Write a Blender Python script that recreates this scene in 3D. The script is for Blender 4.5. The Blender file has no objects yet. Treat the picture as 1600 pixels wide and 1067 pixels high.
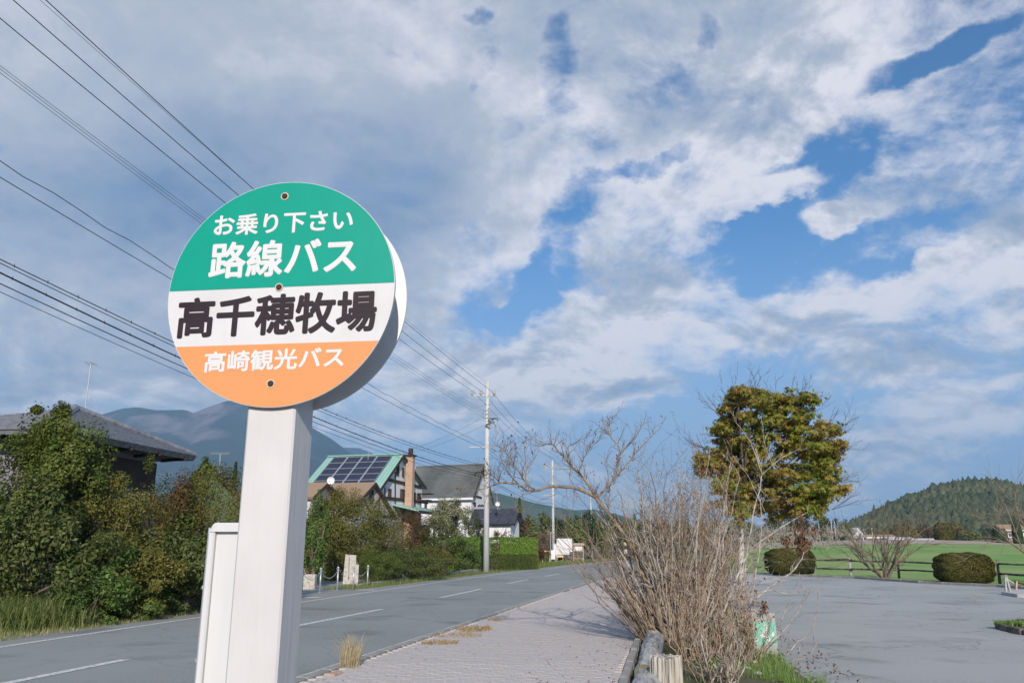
import bpy, math, random
import numpy as np
from mathutils import Vector, Matrix, Quaternion
R = math.radians
random.seed(7); RNG = np.random.default_rng(7)
scn = bpy.context.scene
COL = scn.collection

# ------------------------------------------------------------------ camera
HAZE = 2.1e-4
CAM_H = 1.45; FPX = 1244.0; PITCH = math.atan((856.0-533.5)/FPX)
camd = bpy.data.cameras.new('camera'); cam = bpy.data.objects.new('camera', camd); COL.objects.link(cam)
cam.location = (0, 0, CAM_H); cam.rotation_euler = (R(90)+PITCH, 0, 0)
camd.sensor_width = 36; camd.lens = 36*FPX/1600; camd.clip_start = .05; camd.clip_end = 12000
scn.camera = cam

# ------------------------------------------------------------------ world, sun, exposure
SUN_EL = R(26); SUN_HEAD = R(-4)          # heading the light travels, clockwise from +Y
def build_world():
    w = bpy.data.worlds.new('World'); scn.world = w; w.use_nodes = True
    nt = w.node_tree; N = nt.nodes; L = nt.links; N.clear()
    def nd(t, **k):
        n = N.new(t)
        for a, b in k.items(): setattr(n, a, b)
        return n
    def ins(n, i, v):
        if hasattr(v, 'links') or hasattr(v, 'is_linked'): L.new(v, n.inputs[i])
        else: n.inputs[i].default_value = v
    def M(op, a, b=0.0, c=0.0, clamp=False):
        n = nd('ShaderNodeMath', operation=op, use_clamp=clamp)
        ins(n, 0, a); ins(n, 1, b); ins(n, 2, c); return n.outputs[0]
    def V(op, a, b=(0, 0, 0), s=None):
        n = nd('ShaderNodeVectorMath', operation=op); ins(n, 0, a); ins(n, 1, b)
        if s is not None: n.inputs['Scale'].default_value = s
        return n.outputs['Value'] if op in ('DOT_PRODUCT', 'LENGTH') else n.outputs['Vector']
    def smooth(x, a, b, c=0.0, d=1.0):
        n = nd('ShaderNodeMapRange', interpolation_type='SMOOTHSTEP'); ins(n, 0, x)
        for i, v in enumerate((a, b, c, d)): ins(n, i+1, v)
        return n.outputs[0]
    def mixc(f, a, b):
        n = nd('ShaderNodeMix', data_type='RGBA'); ins(n, 0, f); ins(n, 6, a); ins(n, 7, b); return n.outputs[2]
    def noise(v, sc, det=6, rough=.55, dist=0.0, lac=2.1):
        n = nd('ShaderNodeTexNoise'); ins(n, 'Vector', v); n.inputs['Scale'].default_value = sc
        n.inputs['Detail'].default_value = det; n.inputs['Roughness'].default_value = rough
        n.inputs['Distortion'].default_value = dist; n.inputs['Lacunarity'].default_value = lac
        return n
    sky = nd('ShaderNodeTexSky', sky_type='NISHITA'); sky.sun_disc = False
    sky.sun_elevation = SUN_EL; sky.sun_rotation = SUN_HEAD + math.pi
    sky.altitude = 300; sky.air_density = 1.0; sky.dust_density = .6; sky.ozone_density = 2.5
    d = nd('ShaderNodeTexCoord').outputs['Generated']
    sep = nd('ShaderNodeSeparateXYZ'); L.new(d, sep.inputs[0])
    z = M('MAXIMUM', sep.outputs[2], 0.0)
    inv = M('DIVIDE', 1.0, M('ADD', z, .42))
    cmb = nd('ShaderNodeCombineXYZ'); L.new(M('MULTIPLY', sep.outputs[0], inv), cmb.inputs[0])
    L.new(M('MULTIPLY', sep.outputs[1], inv), cmb.inputs[1]); P = cmb.outputs[0]
    def dirpx(x, y):
        cx = (x-800)/FPX; cy = (533.5-y)/FPX
        v = Vector((cx, math.cos(PITCH)-cy*math.sin(PITCH), math.sin(PITCH)+cy*math.cos(PITCH)))
        return v.normalized()
    def seg(x0, y0, x1, y1, r, wgt, soft=1.0):
        """a lobe of cloud (or of clear air) stretched between two sky directions"""
        a = dirpx(x0, y0); b = dirpx(x1, y1); m = (a+b).normalized(); t = (b-a)
        Lh = max(t.length/2, 1e-4); t = t.normalized(); nn = m.cross(t).normalized()
        rr = r/FPX
        u = M('MULTIPLY', V('DOT_PRODUCT', DW, t), 1/(Lh+rr)); u0 = m.dot(t)/(Lh+rr)
        v = M('MULTIPLY', V('DOT_PRODUCT', DW, nn), 1/rr)
        q = M('ADD', M('POWER', M('SUBTRACT', u, u0), 2.0), M('POWER', v, 2.0))
        return M('MULTIPLY', smooth(q, 2.0, 0.0), wgt)
    # warped direction so that the lobes get torn edges
    wn = noise(P, 7, 8, .62)
    wv = V('SUBTRACT', wn.outputs['Color'], (.5, .5, .5))
    DW = V('ADD', d, V('SCALE', wv, s=.085))
    cov = None
    lobes = [  # x0,y0,x1,y1,radius,weight  (photo pixels, weight>0 cloud, <0 blue gap)
        (-300, 40, 660, 110, 330, .95), (-200, 250, 480, 250, 130, .45), (620, 60, 800, 130, 80, .35), (200, 460, 560, 430, 90, .35),
        (-60, 360, 90, 390, 60, .45), (-60, 520, 260, 480, 90, .7), (-100, 610, 700, 630, 70, .6), (620, 500, 780, 540, 60, .4), (560, 340, 800, 300, 100, .40), (600, 430, 820, 430, 70, .40),
        (850, 340, 1130, 190, 100, .62), (930, 60, 1180, 90, 115, .70), (1150, 190, 1420, 50, 85, .62),
        (1370, 290, 1680, 120, 130, .80), (960, 440, 1110, 300, 100, .62), (1060, 470, 1270, 430, 75, .55),
        (1290, 510, 1680, 450, 90, .9), (1080, 560, 1300, 500, 60, .35), (1120, 235, 1200, 260, 40, .35), (1150, 330, 1260, 288, 20, 1.5), (1285, 348, 1330, 335, 22, 1.3), (1180, 225, 1240, 235, 18, .5),
        (1360, 395, 1440, 372, 26, 1.1), (1445, 412, 1480, 400, 14, .9), (1530, 350, 1640, 430, 60, .50), (1310, 235, 1345, 228, 8, .35),
        (720, 595, 1080, 565, 66, 1.5), (850, 530, 950, 515, 56, 1.2), (1310, 690, 1560, 650, 44, 1.2), (1560, 640, 1700, 690, 40, .3), (720, 345, 830, 420, 70, .35), (1200, 590, 1420, 580, 26, .22), (820, 470, 860, 440, 26, .35),
        (866, 50, 876, 140, 22, -1.0), (748, 98, 785, 102, 12, -.8), (741, 140, 744, 152, 7, -.8), (730, 28, 745, 30, 10, -.8), (905, 8, 935, 0, 14, -.5),
        (1105, 40, 1104, 60, 12, -.55), (1112, 140, 1150, 185, 9, -.45),
        (960, 268, 1110, 222, 11, -.9), (1370, 130, 1570, 30, 13, -.75), (1220, 190, 1290, 120, 10, -.3),
        (1195, 325, 1330, 225, 26, -.85), (1150, 400, 1360, 395, 34, -.85), (1360, 400, 1500, 345, 26, -.6), (1000, 640, 1250, 560, 24, -.35), (1020, 260, 1060, 300, 30, -.2), (1240, 560, 1330, 520, 20, -.3), (1340, 440, 1500, 330, 16, -.5), (1160, 215, 1230, 200, 20, -.5),
        (850, 440, 905, 310, 26, -.95), (805, 520, 850, 470, 24, -.7), (815, 470, 835, 400, 18, -.45), (905, 440, 940, 470, 18, -.4), (740, 500, 800, 520, 22, -.4),
        (520, 290, 660, 330, 40, -.25), (90, 410, 230, 420, 26, -.5), (1130, 600, 1300, 640, 40, -.3), (1090, 440, 1130, 400, 0.1, 0.0), (700, 640, 1060, 650, 24, -.3), (1100, 640, 1500, 720, 40, -.15),
    ]
    for lb in lobes:
        if lb[5] > 0 and lb[0] > 700: lb = lb[:5]+(lb[5]*.74,)
        if lb[5] < 0: lb = lb[:4]+(lb[4]*1.5, lb[5]*1.0)
        s = seg(*lb); cov = s if cov is None else M('ADD', cov, s)
    cov = M('SUBTRACT', M('MINIMUM', cov, .80), seg(950, 300, 1600, 330, 330, .16))
    def dens(off, det=12):
        p = V('ADD', P, off) if off else P
        n1 = noise(p, 4.2, det, .58, .3)
        return n1.outputs['Fac']
    den0 = dens(None); den1 = dens((.010, .035, 0), 7)
    fine = noise(P, 22.0, 8, .62, .3).outputs['Fac']
    base = M('ADD', M('ADD', M('MULTIPLY', M('SUBTRACT', den0, .5), 2.6), M('MULTIPLY', M('SUBTRACT', fine, .5), 1.25)), cov)
    alpha = M('POWER', smooth(base, -.22, .78), .85)
    thick = smooth(base, .35, 1.15)
    relief = M('SUBTRACT', dens(None, 7), den1)
    skyc = nd('ShaderNodeMix', data_type='RGBA', blend_type='MULTIPLY'); skyc.inputs[0].default_value = 1
    L.new(sky.outputs[0], skyc.inputs[6]); skyc.inputs[7].default_value = SKY_TINT
    lowf = smooth(z, .42, .02)
    blue = mixc(M('MULTIPLY', lowf, .85), skyc.outputs[2], (4.3, 5.25, 7.1, 1))
    big = noise(P, 1.9, 4, .5)
    # the high deck on the left is smooth: damp its relief there
    calm = M('SUBTRACT', 1.0, M('MULTIPLY', seg(-300, 120, 560, 200, 330, 1.0), .75))
    lit = M('ADD', M('MULTIPLY', relief, M('MULTIPLY', calm, 3.2)), M('MULTIPLY', M('MULTIPLY', M('SUBTRACT', noise(P, 6, 7, .55).outputs['Fac'], .5), .55), calm))
    lit = M('ADD', lit, M('ADD', .80, seg(900, 380, 1700, 380, 420, .13)))
    lit = M('SUBTRACT', lit, M('MULTIPLY', thick, .22))
    lit = M('SUBTRACT', lit, M('MULTIPLY', M('SUBTRACT', big.outputs['Fac'], .5), .5))
    sh = None
    for lb in [(330, 290, 620, 320, 120, .42), (-60, 230, 330, 220, 130, .10), (900, 30, 1180, 60, 130, .26), (1000, 150, 1200, 120, 60, .18), (580, 340, 680, 230, 90, .22), (60, 330, 300, 350, 80, .26), (930, 370, 1000, 420, 60, .12), (1390, 290, 1560, 290, 50, .16),
               (620, 480, 860, 540, 60, .14), (1000, 590, 1500, 600, 50, .1), (400, 20, 800, 20, 60, .05), (1180, 530, 1600, 540, 40, .14), (820, 610, 1080, 610, 26, .16),
               (1000, 330, 1200, 300, 60, -.14), (1450, 180, 1620, 160, 90, -.12), (870, 150, 1080, 120, 40, -.18), (1180, 450, 1600, 440, 60, -.16), (760, 570, 1060, 550, 60, -.30), (1100, 120, 1330, 60, 50, -.16), (650, 70, 800, 90, 60, -.14), (1370, 680, 1560, 650, 44, -.16)]:
        s = seg(*lb); sh = s if sh is None else M('ADD', sh, s)
    lit = M('SUBTRACT', lit, sh, clamp=True)
    ramp = nd('ShaderNodeValToRGB'); L.new(lit, ramp.inputs[0]); cr = ramp.color_ramp
    cr.elements[0].position = 0; cr.elements[0].color = (.15, .245, .40, 1)
    cr.elements[1].position = 1; cr.elements[1].color = (.78, .765, .80, 1)
    e = cr.elements.new(.35); e.color = (.30, .37, .49, 1)
    e = cr.elements.new(.68); e.color = (.46, .50, .575, 1)
    cl = V('SCALE', ramp.outputs[0], s=1/.1*CLOUD_GAIN)
    alpha = M('MULTIPLY', alpha, smooth(sep.outputs[2], -.01, .03))
    out = mixc(M('MULTIPLY', alpha, .94), blue, cl)
    bg = nd('ShaderNodeBackground'); L.new(out, bg.inputs[0]); bg.inputs[1].default_value = .1
    wo = nd('ShaderNodeOutputWorld'); L.new(bg.outputs[0], wo.inputs[0])
    w.cycles.sampling_method = 'MANUAL'; w.cycles.sample_map_resolution = 512
SKY_TINT = (.60, 1.08, 1.40, 1); CLOUD_GAIN = 1.16
build_world()
sd = bpy.data.lights.new('sun', 'SUN'); sd.energy = 5.3; sd.angle = R(.53); sd.color = (1, .90, .77)
so = bpy.data.objects.new('sun', sd); COL.objects.link(so)
trav = Vector((math.sin(SUN_HEAD)*math.cos(SUN_EL), math.cos(SUN_HEAD)*math.cos(SUN_EL), -math.sin(SUN_EL)))
so.rotation_euler = trav.to_track_quat('-Z', 'Y').to_euler(); so.location = (0, -20, 30)
scn.view_settings.view_transform = 'Standard'; scn.view_settings.look = 'None'
scn.view_settings.exposure = 0; scn.view_settings.gamma = 1
scn.render.engine = 'CYCLES'
scn.cycles.max_bounces = 5; scn.cycles.diffuse_bounces = 2; scn.cycles.transparent_max_bounces = 8; scn.cycles.volume_bounces = 0

# ------------------------------------------------------------------ pixel -> place helpers
def ray(x, y):
    cx = (x-800)/FPX; cy = (533.5-y)/FPX
    return Vector((cx, math.cos(PITCH)-cy*math.sin(PITCH), math.sin(PITCH)+cy*math.cos(PITCH)))
O = Vector((0, 0, CAM_H))
def at(x, y, z=0.0):
    r = ray(x, y); return O + r*((z-CAM_H)/r.z)
def atd(x, y, D):
    r = ray(x, y); return O + r*(D/r.y)
def hit(x, y, p, n):
    r = ray(x, y); return O + r*((p-O).dot(n)/r.dot(n))

# ------------------------------------------------------------------ materials
def mat(name, c1, c2=None, scale=8, rough=.8, bump=0.0, bscale=None, stretch=(1, 1, 1), spec=.3, c3=None, big=0.0, metal=0.0, detail=5, coord='Object', lo=.35, hi=.65):
    m = bpy.data.materials.new(name); m.use_nodes = True; nt = m.node_tree; N = nt.nodes; L = nt.links
    b = N['Principled BSDF']; b.inputs['Roughness'].default_value = rough
    b.inputs['Specular IOR Level'].default_value = spec; b.inputs['Metallic'].default_value = metal
    tc = N.new('ShaderNodeTexCoord'); mp = N.new('ShaderNodeMapping'); L.new(tc.outputs[coord], mp.inputs[0]); mp.inputs['Scale'].default_value = stretch
    n = N.new('ShaderNodeTexNoise'); L.new(mp.outputs[0], n.inputs['Vector']); n.inputs['Scale'].default_value = scale; n.inputs['Detail'].default_value = detail; n.inputs['Roughness'].default_value = .6
    r = N.new('ShaderNodeValToRGB'); L.new(n.outputs['Fac'], r.inputs[0])
    c2 = c2 or tuple(x*.8 for x in c1)
    r.color_ramp.elements[0].position = lo; r.color_ramp.elements[0].color = (*c1, 1)
    r.color_ramp.elements[1].position = hi; r.color_ramp.elements[1].color = (*c2, 1)
    out = r.outputs[0]
    if big:
        n2 = N.new('ShaderNodeTexNoise'); L.new(tc.outputs[coord], n2.inputs['Vector']); n2.inputs['Scale'].default_value = big; n2.inputs['Detail'].default_value = 4
        r2 = N.new('ShaderNodeValToRGB'); L.new(n2.outputs['Fac'], r2.inputs[0]); r2.color_ramp.elements[0].position = .4; r2.color_ramp.elements[1].position = .62
        r2.color_ramp.elements[0].color = (0, 0, 0, 1); r2.color_ramp.elements[1].color = (1, 1, 1, 1)
        mx = N.new('ShaderNodeMix'); mx.data_type = 'RGBA'; L.new(r2.outputs[0], mx.inputs[0]); L.new(out, mx.inputs[6]); mx.inputs[7].default_value = (*(c3 or tuple(x*.7 for x in c1)), 1)
        out = mx.outputs[2]
    L.new(out, b.inputs['Base Color'])
    if bump:
        n3 = N.new('ShaderNodeTexNoise'); L.new(mp.outputs[0], n3.inputs['Vector']); n3.inputs['Scale'].default_value = bscale or scale*3; n3.inputs['Detail'].default_value = 4
        bp = N.new('ShaderNodeBump'); bp.inputs['Strength'].default_value = bump; bp.inputs['Distance'].default_value = .01
        L.new(n3.outputs['Fac'], bp.inputs['Height']); L.new(bp.outputs[0], b.inputs['Normal'])
    return m
def leafmat(name, cols, big=1.2, tint=None, tr=.28, rough=.55, spec=.25, tmix=.5):
    """per-leaf colour from a ramp, drifting in broad patches"""
    m = bpy.data.materials.new(name); m.use_nodes = True; nt = m.node_tree; N = nt.nodes; L = nt.links
    b = N['Principled BSDF']; b.inputs['Roughness'].default_value = rough; b.inputs['Specular IOR Level'].default_value = spec
    g = N.new('ShaderNodeNewGeometry'); tc = N.new('ShaderNodeTexCoord')
    n = N.new('ShaderNodeTexNoise'); L.new(tc.outputs['Object'], n.inputs['Vector']); n.inputs['Scale'].default_value = big; n.inputs['Detail'].default_value = 3
    r = N.new('ShaderNodeValToRGB'); L.new(g.outputs['Random Per Island'], r.inputs[0]); els = r.color_ramp.elements
    k = len(cols); els[0].position = 0; els[0].color = (*cols[0], 1); els[1].position = 1; els[1].color = (*cols[-1], 1)
    for i in range(1, k-1):
        e = els.new(i/(k-1)); e.color = (*cols[i], 1)
    out = r.outputs[0]
    if tint:
        mr = N.new('ShaderNodeMapRange'); L.new(n.outputs['Fac'], mr.inputs[0]); mr.inputs[1].default_value = .42; mr.inputs[2].default_value = .62; mr.inputs[4].default_value = tmix
        mx = N.new('ShaderNodeMix'); mx.data_type = 'RGBA'; L.new(mr.outputs[0], mx.inputs[0]); L.new(out, mx.inputs[6]); mx.inputs[7].default_value = (*tint, 1); out = mx.outputs[2]
    L.new(out, b.inputs['Base Color'])
    t = N.new('ShaderNodeBsdfTranslucent'); L.new(out, t.inputs[0])
    ms = N.new('ShaderNodeMixShader'); ms.inputs[0].default_value = tr
    L.new(b.outputs[0], ms.inputs[1]); L.new(t.outputs[0], ms.inputs[2]); L.new(ms.outputs[0], N['Material Output'].inputs[0])
    return m

# ------------------------------------------------------------------ objects
def tag(o, label=None, cat=None, group=None, kind=None):
    if label: o['label'] = label
    if cat: o['category'] = cat
    if group: o['group'] = group
    if kind: o['kind'] = kind
    return o
def empty(name, loc, rz=0):
    o = bpy.data.objects.new(name, None); COL.objects.link(o); o.location = loc; o.rotation_euler = (0, 0, rz); o.empty_display_size = .1
    return o
def link(name, me, parent=None, loc=None, world=False):
    o = bpy.data.objects.new(name, me); COL.objects.link(o)
    if parent is not None:
        o.parent = parent
    if loc is not None: o.location = loc
    return o
def copy_tree(o, parent=None):
    c = o.copy(); COL.objects.link(c); c.parent = parent
    for ch in [x for x in bpy.data.objects if x.parent == o]: copy_tree(ch, c)
    return c
class MB:
    def __init__(s): s.v = []; s.f = []; s.m = []; s.mi = 0; s.g = []
    def add(s, vs, fs):
        o = len(s.v); s.g.append((o, len(s.f))); s.v.extend([tuple(v) for v in vs]); s.f.extend([tuple(i+o for i in f) for f in fs]); s.m.extend([s.mi]*len(fs)); return s
    def box(s, c, d, rz=0, ch=0):
        x, y, z = (q/2 for q in d); ca, sa = math.cos(rz), math.sin(rz)
        if ch > 0:
            prof = [(-x+ch, -y), (x-ch, -y), (x, -y+ch), (x, y-ch), (x-ch, y), (-x+ch, y), (-x, y-ch), (-x, -y+ch)]
            vs = [(a, b, -z) for a, b in prof]+[(a, b, z-ch) for a, b in prof]
            k = (x-ch)/x; ky = (y-ch)/y
            vs += [(a*k, b*ky, z) for a, b in prof]
            fs = [tuple(range(7, -1, -1))]+[(i, (i+1) % 8, (i+1) % 8+8, i+8) for i in range(8)]+[(i+8, (i+1) % 8+8, (i+1) % 8+16, i+16) for i in range(8)]+[tuple(range(16, 24))]
        else:
            vs = [(-x, -y, -z), (x, -y, -z), (x, y, -z), (-x, y, -z), (-x, -y, z), (x, -y, z), (x, y, z), (-x, y, z)]
            fs = [(3, 2, 1, 0), (4, 5, 6, 7), (0, 1, 5, 4), (1, 2, 6, 5), (2, 3, 7, 6), (3, 0, 4, 7)]
        return s.add([(c[0]+a*ca-b*sa, c[1]+a*sa+b*ca, c[2]+h) for a, b, h in vs], fs)
    def beam(s, a, b, w, h, up=Vector((0, 0, 1))):
        a, b = Vector(a), Vector(b); t = (b-a).normalized(); sd_ = t.cross(up)
        if sd_.length < 1e-4: sd_ = t.cross(Vector((0, 1, 0)))
        sd_.normalize(); u = sd_.cross(t).normalized()
        vs = []
        for p in (a, b):
            for i, j in ((-1, -1), (1, -1), (1, 1), (-1, 1)): vs.append(p+sd_*i*w/2+u*j*h/2)
        return s.add(vs, [(3, 2, 1, 0), (4, 5, 6, 7), (0, 1, 5, 4), (1, 2, 6, 5), (2, 3, 7, 6), (3, 0, 4, 7)])
    def tube(s, pts, rad, k=6, cap=True):
        pts = [Vector(p) for p in pts]; n = len(pts)
        if not hasattr(rad, '__len__'): rad = [rad]*n
        t0 = (pts[1]-pts[0]).normalized(); ref = Vector((0, 0, 1)) if abs(t0.z) < .9 else Vector((1, 0, 0))
        a = t0.cross(ref).normalized(); vs = []
        for i, p in enumerate(pts):
            t = (pts[min(i+1, n-1)]-pts[max(i-1, 0)]).normalized()
            a = (a-t*a.dot(t)); a = a.normalized() if a.length > 1e-6 else t.orthogonal().normalized()
            b = t.cross(a)
            for j in range(k):
                w = 2*math.pi*j/k; vs.append(p+(a*math.cos(w)+b*math.sin(w))*rad[i])
        fs = [(i*k+j, i*k+(j+1) % k, (i+1)*k+(j+1) % k, (i+1)*k+j) for i in range(n-1) for j in range(k)]
        if cap: fs += [tuple(range(k-1, -1, -1)), tuple((n-1)*k+j for j in range(k))]
        return s.add(vs, fs)
    def cyl(s, p, r, h, k=16, axis=(0, 0, 1), r2=None):
        p = Vector(p); return s.tube([p, p+Vector(axis).normalized()*h], [r, r if r2 is None else r2], k)
    def slab(s, poly, thick):
        """polygon of 3D points given a thickness along its own normal (downward)"""
        P_ = [Vector(p) for p in poly]; n = (P_[1]-P_[0]).cross(P_[2]-P_[0]).normalized()
        if n.z < 0: n = -n
        k = len(P_); vs = P_+[p-n*thick for p in P_]
        return s.add(vs, [tuple(range(k)), tuple(range(2*k-1, k-1, -1))]+[(i, i+k, (i+1) % k+k, (i+1) % k) for i in range(k)])
    def prism(s, poly, z0, z1):
        k = len(poly); vs = [(p[0], p[1], z0) for p in poly]+[(p[0], p[1], z1) for p in poly]
        return s.add(vs, [tuple(range(k-1, -1, -1)), tuple(range(k, 2*k))]+[(i, (i+1) % k, (i+1) % k+k, i+k) for i in range(k)])
    def mesh(s, name, mats, smooth=False):
        me = bpy.data.meshes.new(name); me.from_pydata(s.v, [], s.f)
        for m in (mats if isinstance(mats, (list, tuple)) else [mats]): me.materials.append(m)
        if any(s.m): me.polygons.foreach_set('material_index', s.m)
        if smooth: me.polygons.foreach_set('use_smooth', [True]*len(me.polygons))
        me.update(); return me
    def build(s, name, mats, parent=None, smooth=False, loc=None):
        return link(name, s.mesh(name, mats, smooth), parent, loc)
def pieces(b, name, m, parent, smooth=False, per=1):
    """link every `per` shapes of the builder as a part of its own"""
    G = b.g[::per]+[(len(b.v), len(b.f))]
    for (v0, f0), (v1, f1) in zip(G[:-1], G[1:]):
        q = MB(); q.v = b.v[v0:v1]; q.f = [tuple(i-v0 for i in f) for f in b.f[f0:f1]]; q.m = [0]*len(q.f); q.build(name, m, parent, smooth)
def sheet(name, poly, z, m, parent=None, sub=0):
    b = MB(); b.add([(p[0], p[1], z) for p in poly], [tuple(range(len(poly)))]); return b.build(name, m, parent)
def strip(name, left, right, z, m, parent=None):
    b = MB(); n = len(left)
    vs = [(p[0], p[1], z if len(p) < 3 else p[2]) for p in left]+[(p[0], p[1], z if len(p) < 3 else p[2]) for p in right]
    b.add(vs, [(i, i+n, i+n+1, i+1) for i in range(n-1)]); return b.build(name, m, parent)

# leaves: kite or star faces spread through clumps
def leaf_mesh(name, pts, nrm, size, m, shape='kite', aspect=.5, up=.0):
    n = len(pts); pts = np.asarray(pts, float); nrm = np.asarray(nrm, float)
    nrm /= np.linalg.norm(nrm, axis=1, keepdims=True)+1e-9
    rnd = RNG.normal(size=(n, 3)); rnd[:, 2] += up
    t = rnd-nrm*np.sum(rnd*nrm, 1, keepdims=True); t /= np.linalg.norm(t, axis=1, keepdims=True)+1e-9
    b = np.cross(nrm, t); sz = (size*RNG.uniform(.65, 1.3, n))[:, None]
    if shape == 'kite':
        prof = [(-.5, 0, 0), (-.05, -aspect/2, .10), (.5, 0, -.08), (-.05, aspect/2, .10)]
    elif shape == 'blade':
        prof = [(-.5, -aspect/2, 0), (-.5, aspect/2, 0), (.2, aspect/3, .08), (.6, 0, -.10), (.2, -aspect/3, .08)]
    else:
        prof = []
        for i in range(10):
            a = math.pi*2*i/10; rr = (.55 if i % 2 == 0 else .20)
            prof.append((rr*math.cos(a), rr*math.sin(a), -.12 if i % 2 == 0 else .02))
    k = len(prof)
    V_ = np.stack([pts+sz*(t*p[0]+b*p[1]+nrm*p[2]) for p in prof], 1).reshape(-1, 3)
    me = bpy.data.meshes.new(name); me.vertices.add(n*k); me.vertices.foreach_set('co', V_.ravel())
    me.loops.add(n*k); me.loops.foreach_set('vertex_index', np.arange(n*k, dtype=np.int32))
    me.polygons.add(n); me.polygons.foreach_set('loop_start', np.arange(0, n*k, k, dtype=np.int32))
    me.polygons.foreach_set('loop_total', np.full(n, k, dtype=np.int32)); me.materials.append(m); me.update(calc_edges=True)
    return me
def crown_pts(n, ell, clumps, spread=.22, hollow=.55, flat=False, box=False, seed=None):
    """points and outward normals in clumps near the surface of an ellipsoid of radii ell"""
    ell = np.array(ell, float); r = RNG
    c = r.normal(size=(clumps, 3)); c /= np.linalg.norm(c, axis=1, keepdims=True)
    if box: c = np.sign(c)*np.abs(c)**.45; c /= np.maximum(np.abs(c).max(1, keepdims=True), 1e-6)
    rad = r.uniform(hollow, 1.0, (clumps, 1))
    cc = c*rad
    idx = r.integers(0, clumps, n); cs = r.uniform(.6, 1.4, clumps)[idx][:, None]*spread
    off = r.normal(size=(n, 3)); off /= np.linalg.norm(off, axis=1, keepdims=True); off *= r.uniform(0, 1, (n, 1))**.45
    p = cc[idx]+off*cs
    if box: p = np.clip(p, -1, 1)+r.normal(size=p.shape)*.012
    nr = p*.6+off*.7+r.normal(size=(n, 3))*.45; nr[:, 2] += .25
    return p*ell, nr, cc*ell
# ------------------------------------------------------------------ palette
M = {}
def asphalt_mat(name, c1, c2, worn, crack=.5, streak=(1, .15, 1)):
    m = mat(name, c1, c2, 55, .82, .5, 120, spec=.3, big=.22, c3=worn, lo=.40, hi=.62, detail=8); nt = m.node_tree; N = nt.nodes; L = nt.links; b = N['Principled BSDF']
    src = b.inputs['Base Color'].links[0].from_socket; tc = N.new('ShaderNodeTexCoord')
    def layer(src, fac, col, blend='MIX'):
        mx = N.new('ShaderNodeMix'); mx.data_type = 'RGBA'; mx.blend_type = blend; L.new(fac, mx.inputs[0]); L.new(src, mx.inputs[6]); mx.inputs[7].default_value = (*col, 1); return mx.outputs[2]
    def mr(v, a, b_, c, d):
        r = N.new('ShaderNodeMapRange'); L.new(v, r.inputs[0])
        for i, q in enumerate((a, b_, c, d)): r.inputs[i+1].default_value = q
        return r.outputs[0]
    n = N.new('ShaderNodeTexNoise'); mp = N.new('ShaderNodeMapping'); mp.inputs['Rotation'].default_value = (0, 0, R(-12)); mp.inputs['Scale'].default_value = streak; L.new(tc.outputs['Object'], mp.inputs[0]); L.new(mp.outputs[0], n.inputs['Vector']); n.inputs['Scale'].default_value = 1.1; n.inputs['Detail'].default_value = 6
    src = layer(src, mr(n.outputs['Fac'], .52, .70, 0, .55), worn)
    n2 = N.new('ShaderNodeTexNoise'); L.new(tc.outputs['Object'], n2.inputs['Vector']); n2.inputs['Scale'].default_value = .55; n2.inputs['Detail'].default_value = 7
    src = layer(src, mr(n2.outputs['Fac'], .56, .68, 0, .45), tuple(q*.55 for q in c1))
    # grit: single pale and dark stones
    v = N.new('ShaderNodeTexVoronoi'); v.inputs['Scale'].default_value = 38; L.new(tc.outputs['Object'], v.inputs['Vector'])
    src = layer(src, mr(v.outputs['Distance'], .16, .08, 0, .5), tuple(min(1, q*1.8) for q in c2))
    vv = N.new('ShaderNodeTexVoronoi'); vv.feature = 'DISTANCE_TO_EDGE'; vv.inputs['Scale'].default_value = .42; dn = N.new('ShaderNodeTexNoise'); dn.inputs['Scale'].default_value = 1.6; dn.inputs['Detail'].default_value = 6
    L.new(tc.outputs['Object'], dn.inputs['Vector']); ad = N.new('ShaderNodeVectorMath'); ad.operation = 'ADD'; L.new(tc.outputs['Object'], ad.inputs[0]); L.new(dn.outputs['Color'], ad.inputs[1]); L.new(ad.outputs[0], vv.inputs['Vector'])
    src = layer(src, mr(vv.outputs['Distance'], .010, .003, 0, crack), tuple(q*.4 for q in c1))
    L.new(src, b.inputs['Base Color']); return m
M['asphalt'] = asphalt_mat('asphalt', (.17, .185, .18), (.34, .355, .345), (.285, .30, .295), .25, (1.6, .10, 1))
M['lot_asphalt'] = asphalt_mat('lot_asphalt', (.22, .23, .225), (.48, .485, .47), (.40, .405, .40), .4, (.5, .9, 1))
M['paint'] = mat('road_paint', (.66, .66, .64), (.30, .31, .31), 20, .7, lo=.50, hi=.62)
M['concrete'] = mat('concrete', (.36, .35, .33), (.24, .235, .22), 6, .9, .4, 40, big=1.5, c3=(.27, .26, .23))
M['pale_concrete'] = mat('pale_concrete', (.50, .49, .48), (.42, .41, .40), 5, .9)
M['paver'] = mat('paver', (.54, .49, .455), (.45, .41, .385), 30, .9, .4, 80)
M['paver2'] = mat('paver_pinkish', (.53, .48, .47), (.45, .42, .415), 30, .9, .4, 80)
M['joint'] = mat('joint_sand', (.20, .18, .155), (.13, .12, .10), 20, 1)
M['dirt'] = mat('dirt', (.14, .11, .08), (.09, .07, .05), 9, 1, .6, 30, big=.5, c3=(.10, .11, .045))
M['grassland'] = mat('grassland', (.07, .10, .03), (.11, .12, .045), 1.5, 1, .5, 30, big=.06, c3=(.12, .11, .06))
M['lawn'] = mat('lawn', (.135, .27, .055), (.20, .34, .085), .8, 1, .4, 12, big=.09, c3=(.27, .34, .12), detail=9, stretch=(.4, 1, 1))
M['sand_path'] = mat('sand_path', (.42, .35, .28), (.34, .28, .22), 1.5, 1)
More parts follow.
